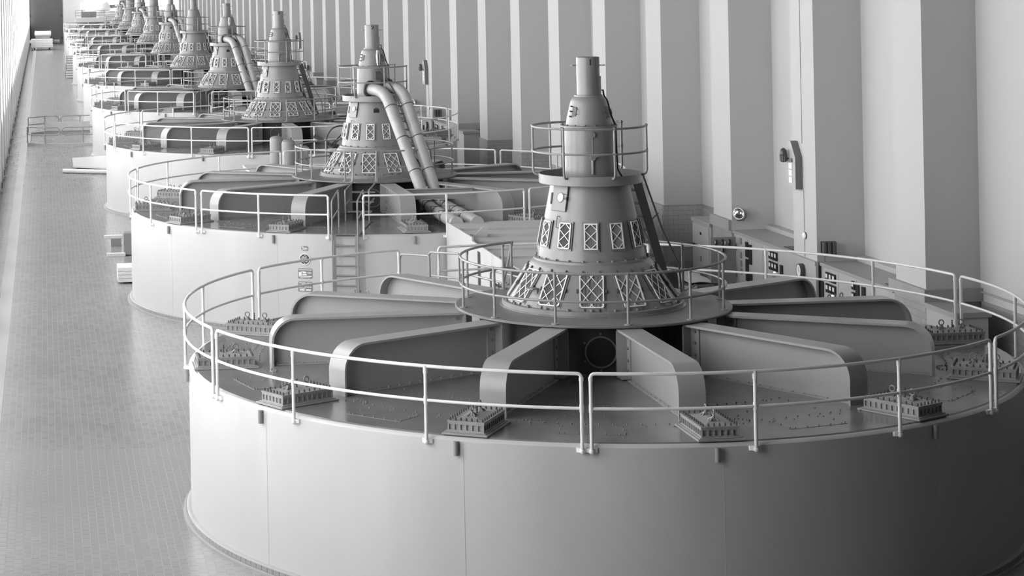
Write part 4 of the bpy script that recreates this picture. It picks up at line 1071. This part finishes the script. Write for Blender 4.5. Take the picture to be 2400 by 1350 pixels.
# white sheet on a bench by the door cabinet
t = thing('bench', 'low bench under a white sheet near the tall door cabinet', 'bench', (8.95, 22.4, 0))
link('bench_top', MB().box(-0.35, 0.35, -1.1, 1.1, 0.78, 0.84).mesh('bench_top', 'cabinet_grey', False), t)
for x in (-0.3, 0.3):
    for y in (-1.0, 1.0): link('leg', MB().box(x - 0.03, x + 0.03, y - 0.03, y + 0.03, 0, 0.78).mesh('leg', 'dark_metal', False), t)
m = MB(); vs = []
for i in range(9):
    for j in range(13):
        u, v = i / 8 - 0.5, j / 12 - 0.5
        z = 0.91 + 0.05 * math.sin(5 * u + 3 * v) * math.cos(4 * v) + 0.08 * max(0, v) + (0.12 if v > 0.2 and u > 0 else 0)
        vs.append((u * 0.75, v * 1.9, z))
for i in range(9):
    for j in range(13): x, y, z = vs[i * 13 + j]; vs.append((x, y, z - 0.012))
f = []
for i in range(8):
    for j in range(12):
        a = i * 13 + j; f.append((a, a + 13, a + 14, a + 1)); f.append((a + 117, a + 118, a + 131, a + 130))
for j in range(12): f += [(j, j + 1, j + 118, j + 117), (104 + j, 104 + j + 117, 105 + j + 117, 105 + j)]
for i in range(8): a = i * 13; f += [(a, a + 117, a + 130, a + 13), (a + 12, a + 25, a + 142, a + 129)]
m.add(vs, f)
single('white_sheet', m.mesh('white_sheet', 'white'), 'crumpled white sheet lying over the low bench', 'sheet', (8.95, 22.4, 0))
# conduit bend above the wainscot by the nearest recess
single('pipe_bend', MB().tube(bend([(10.15, 6.84, 2.75), (10.96, 6.84, 2.75), (10.95, 4.6, 2.75), (10.95, 4.2, 2.6), (10.95, 4.2, 0.3)], 0.12, 4), 0.022, 8).mesh('pipe_bend', 'ledge_grey'), 'thin pipe bending along the recessed wall beside the low cupboard', 'pipe')

# ================================================================== things on the aisle floor
t = thing('stairwell_guard', 'low stairwell enclosure with oval-looped pipe railings in the aisle', 'railing', (0, 0, 0))
pl_ = [(-11.8, 91.2), (-10.7, 90.1), (-7.7, 90.05)]
def kerb_run(pts, h=0.15, w=0.18):
    m = MB()
    for a, b in zip(pts[:-1], pts[1:]):
        a = Vector(a + (0,)); b = Vector(b + (0,)); d = (b - a).normalized(); n_ = Vector((-d.y, d.x, 0)) * w
        m.add([a, b, b + n_, a + n_] + [p + Vector((0, 0, h)) for p in (a, b, b + n_, a + n_)], [(3, 2, 1, 0), (4, 5, 6, 7), (0, 1, 5, 4), (1, 2, 6, 5), (2, 3, 7, 6), (3, 0, 4, 7)])
    return m
back = [(-11.8, 99.6), (-10.7, 100.8), (-7.7, 100.8)]
link('front_kerb', kerb_run(pl_).mesh('front_kerb', 'cabinet_paint', False), t)
link('back_kerb', kerb_run(back).mesh('back_kerb', 'cabinet_paint', False), t)
link('side_kerb', MB().box(-11.8, -11.62, 91.2, 99.6, 0, 0.15).mesh('side_kerb', 'cabinet_paint', False), t)
link('panel', MB().box(-10.7, -7.7, 100.72, 100.78, 0.15, 0.75).mesh('panel', 'border_pale', False), t)
for nm, P, yy in (('front', pl_, 90.1), ('back', back, 100.85)):
    dy = 0.09
    a, b, c = [Vector((x, y + dy, 0)) for x, y in P]
    for p in (a, b, Vector((-8.35, yy + dy, 0))): link('post', MB().cyl(p + Vector((0, 0, 0.12)), p + Vector((0, 0, 1.15)), 0.035, n=8).mesh('post', 'rail_grey'), t)
    m = MB()
    for z in (1.13, 0.66): m.tube([a + Vector((0, 0, z)), b + Vector((0, 0, z))], 0.032, 8)
    # looped panels
    x0, x1, x2 = -10.7, -9.78, -7.7
    zc, rr = 0.895, 0.235
    half = [(x1 - rr + rr * math.sin(q), zc + rr * math.cos(q)) for q in [R(18 * i) for i in range(11)]]
    m.tube([(x0, yy + dy, zc + rr)] + [(x, yy + dy, z) for x, z in half] + [(x0, yy + dy, zc - rr)], 0.032, 8)
    half2 = [(x1 + 0.12 + rr - rr * math.sin(q), zc + rr * math.cos(q)) for q in [R(18 * i) for i in range(11)]]
    m.tube([(x2, yy + dy, zc + rr)] + [(x, yy + dy, z) for x, z in half2] + [(x2, yy + dy, zc - rr)], 0.032, 8)
    m.tube([(x1, yy + dy, zc), (x1 + 0.12, yy + dy, zc)], 0.022, 8)
    link('loop_rail', m.mesh('loop_rail', 'rail_grey'), t)
# raised flat cover on bearers
t = thing('floor_cover', 'white flat cover slab raised on a timber beside the third generator', 'slab', (0, 0, 0))
link('slab', MB().prism([(-9.25, 72.3), (-7.2, 70.4), (-7.2, 78.3), (-9.25, 77.3)], 0.26, 0.34).mesh('slab', 'border_pale', False), t)
link('edge_strip', MB().box(-9.28, -9.22, 72.3, 77.3, 0.26, 0.36).mesh('edge_strip', 'bolt_grey', False), t)
link('timber', MB().cyl((-9.75, 71.9, 0.12), (-7.2, 70.6, 0.12), 0.12, n=12).mesh('timber', 'wood_pale'), t)
for y in (73.5, 76.5): link('bearer', MB().box(-9.0, -7.2, y, y + 0.2, 0, 0.26).mesh('bearer', 'dark_metal', False), t)
# crates by the second generator
t = thing('crate', 'pale plank-sided crate on the floor against the second generator', 'crate', (-7.75, 31.6, 0))
link('core', MB().box(-0.48, 0.48, -0.55, 0.55, 0.05, 0.55).mesh('core', 'wood_pale', False), t)
for i in range(4): link('plank', MB().box(-0.51, 0.5, -0.58, -0.55, 0.06 + 0.125 * i, 0.17 + 0.125 * i).mesh('plank', 'wood_pale', False), t)
for i in range(4): link('plank', MB().box(-0.53, -0.48, -0.56, 0.56, 0.06 + 0.125 * i, 0.17 + 0.125 * i).mesh('plank', 'wood_pale', False), t)
for x in (-0.4, 0.4): link('skid', MB().box(x - 0.05, x + 0.05, -0.55, 0.55, 0, 0.05).mesh('skid', 'dark_metal', False), t)
t = thing('floor_cabinet', 'small grey cabinet standing on the floor behind the plank-sided crate', 'cabinet', (-7.55, 38.4, 0))
link('body', MB().bbox(-0.26, 0.26, -0.25, 0.25, 0.02, 0.85, 0.01).mesh('body', 'cabinet_grey', False), t)
link('door', MB().box(-0.22, 0.22, -0.27, -0.25, 0.06, 0.80).mesh('door', 'cabinet_grey', False), t)
link('lock', MB().box(0.14, 0.18, -0.285, -0.27, 0.4, 0.5).mesh('lock', 'dark_metal', False), t)
for y, z, l_ in ((38.0, 0.0, 'lower pale plank on the floor beside the small grey cabinet'), (41.0, 0.30, 'upper pale plank on a block behind the small grey cabinet')):
    single('plank', MB().bbox(-8.45, -7.75, y, y + 0.25, z, z + 0.12, 0.008).mesh('plank', 'wood_pale', False), l_, 'plank')
single('plank_block', MB().bbox(-8.2, -7.8, 41.0, 41.25, 0, 0.30, 0.008).mesh('plank_block', 'cabinet_grey', False), 'grey block holding up the farther plank', 'block')
# stacked slatted boxes by the sixth generator
for i in range(3):
    t = thing('slatted_box', ('bottom', 'middle', 'top')[i] + ' pale slatted box of the stack in the aisle', 'crate', (-8.0 + 0.1 * i, 176 + 0.4 * i, 0.75 * i), 0, 'stacked slatted boxes')
    link('core', MB().box(-0.6, 0.6, -0.5, 0.5, 0.06, 0.75).mesh('core', 'dark_metal', False), t)
    for j in range(3): link('slat', MB().box(-0.55, 0.62, -0.53, -0.5, 0.1 + 0.23 * j, 0.28 + 0.23 * j).mesh('slat', 'wood_pale', False), t)
    for x in (-0.5, 0.5): link('skid', MB().box(x - 0.06, x + 0.06, -0.5, 0.5, 0, 0.06).mesh('skid', 'wood_pale', False), t)
# transport wagon before the far door
t = thing('wagon', 'white ribbed transport wagon carrying a cylinder before the dark door', 'wagon', (-10.95, 262, 0))
link('body', MB().box(-1.55, 1.45, -1.5, 1.5, 0.35, 1.55).mesh('body', 'white', False), t)
for i in range(5): link('rib', MB().box(-1.62, 1.52, -1.58, -1.5, 0.45 + 0.24 * i, 0.57 + 0.24 * i).mesh('rib', 'white', False), t)
for x in (-1.1, 1.0):
    for y in (-1.0, 1.0): link('wheel', MB().cyl((x - 0.1, y, 0.25), (x + 0.1, y, 0.25), 0.25, n=16).mesh('wheel', 'dark_metal'), t)
link('cradle', MB().box(-0.95, 1.1, -0.6, 0.6, 1.55, 2.0).mesh('cradle', 'cabinet_grey', False), t)
link('cylinder', MB().lathe([(0.001, -1.2), (0.36, -1.15), (0.40, -1.0), (0.40, 1.0), (0.36, 1.15), (0.001, 1.2)], 24, M=Matrix.Translation((0.1, 0, 2.30)) @ Matrix.Rotation(R(90), 4, 'Y')).mesh('cylinder', 'white'), t)
for x in (-0.95, 1.2): link('fitting', MB().cyl((x, 0, 2.6), (x, 0, 2.85), 0.06, n=8).mesh('fitting', 'bolt_grey'), t)
link('side_tank', MB().lathe([(0.1, -0.5), (0.3, -0.45), (0.3, 0.45), (0.1, 0.5)], 16, M=Matrix.Translation((2.0, 0.4, 1.1)) @ Matrix.Rotation(R(90), 4, 'Y')).mesh('side_tank', 'cabinet_grey'), t)
link('hub_cap', MB().sphere((-1.52, -1.0, 1.2), 0.28, 12, 8).mesh('hub_cap', 'white'), t)
# gallery at the far end with its display
t = thing('gallery', 'pale gallery balcony across the far end wall', 'balcony', (0, 0, 0))
link('floor_slab', MB().box(-5.9, 9.5, 279.5, YE, 3.45, 4.05).mesh('floor_slab', 'end_wall', False), t)
for z in (4.45, 4.85, 5.2): link('rail', MB().cyl((-5.9, 279.6, z), (9.5, 279.6, z), 0.04, n=6).mesh('rail', 'rail_grey'), t)
for i in range(8): link('post', MB().cyl((-5.9 + 2.2 * i, 279.6, 4.05), (-5.9 + 2.2 * i, 279.6, 5.2), 0.04, n=6).mesh('post', 'rail_grey'), t)
link('panel', MB().box(-5.0, -2.7, 279.9, 279.95, 4.1, 5.0).mesh('panel', 'cabinet_grey', False), t)
t = thing('display_bulb', 'large white rounded display body tapering to a shaft on the far gallery', 'display', (-2.0, 282, 4.05))
link('bulb', MB().lathe([(0.001, -1.3), (0.45, -1.2), (0.85, -0.8), (1.0, -0.2), (0.95, 0.4), (0.78, 1.1), (0.70, 1.2), (0.001, 1.2)], 28, M=Matrix.Translation((0.2, 0, 1.45)) @ Matrix.Rotation(R(68), 4, 'Y')).mesh('bulb', 'white'), t)
link('shaft', MB().cyl((1.2, 0, 1.6), (3.0, 0, 1.7), 0.28, n=14).mesh('shaft', 'cabinet_grey'), t)
link('stand', MB().box(-0.3, 0.5, -0.4, 0.4, 0, 0.7).mesh('stand', 'white', False), t)
t = thing('relief_map', 'pale framed relief picture on the far gallery', 'picture', (-3.9, 283.4, 4.05))
link('frame', MB().box(-1.15, 1.2, -0.03, 0.05, 1.2, 2.35).mesh('frame', 'white', False), t)
link('relief', MB().sphere((0.1, -0.03, 1.65), 0.55, 16, 8, 0.5).mesh('relief', 'dial'), t)
for x in (-0.9, 0.9): link('leg', MB().box(x - 0.05, x + 0.05, -0.03, 0.03, 0, 1.2).mesh('leg', 'dark_metal', False), t)
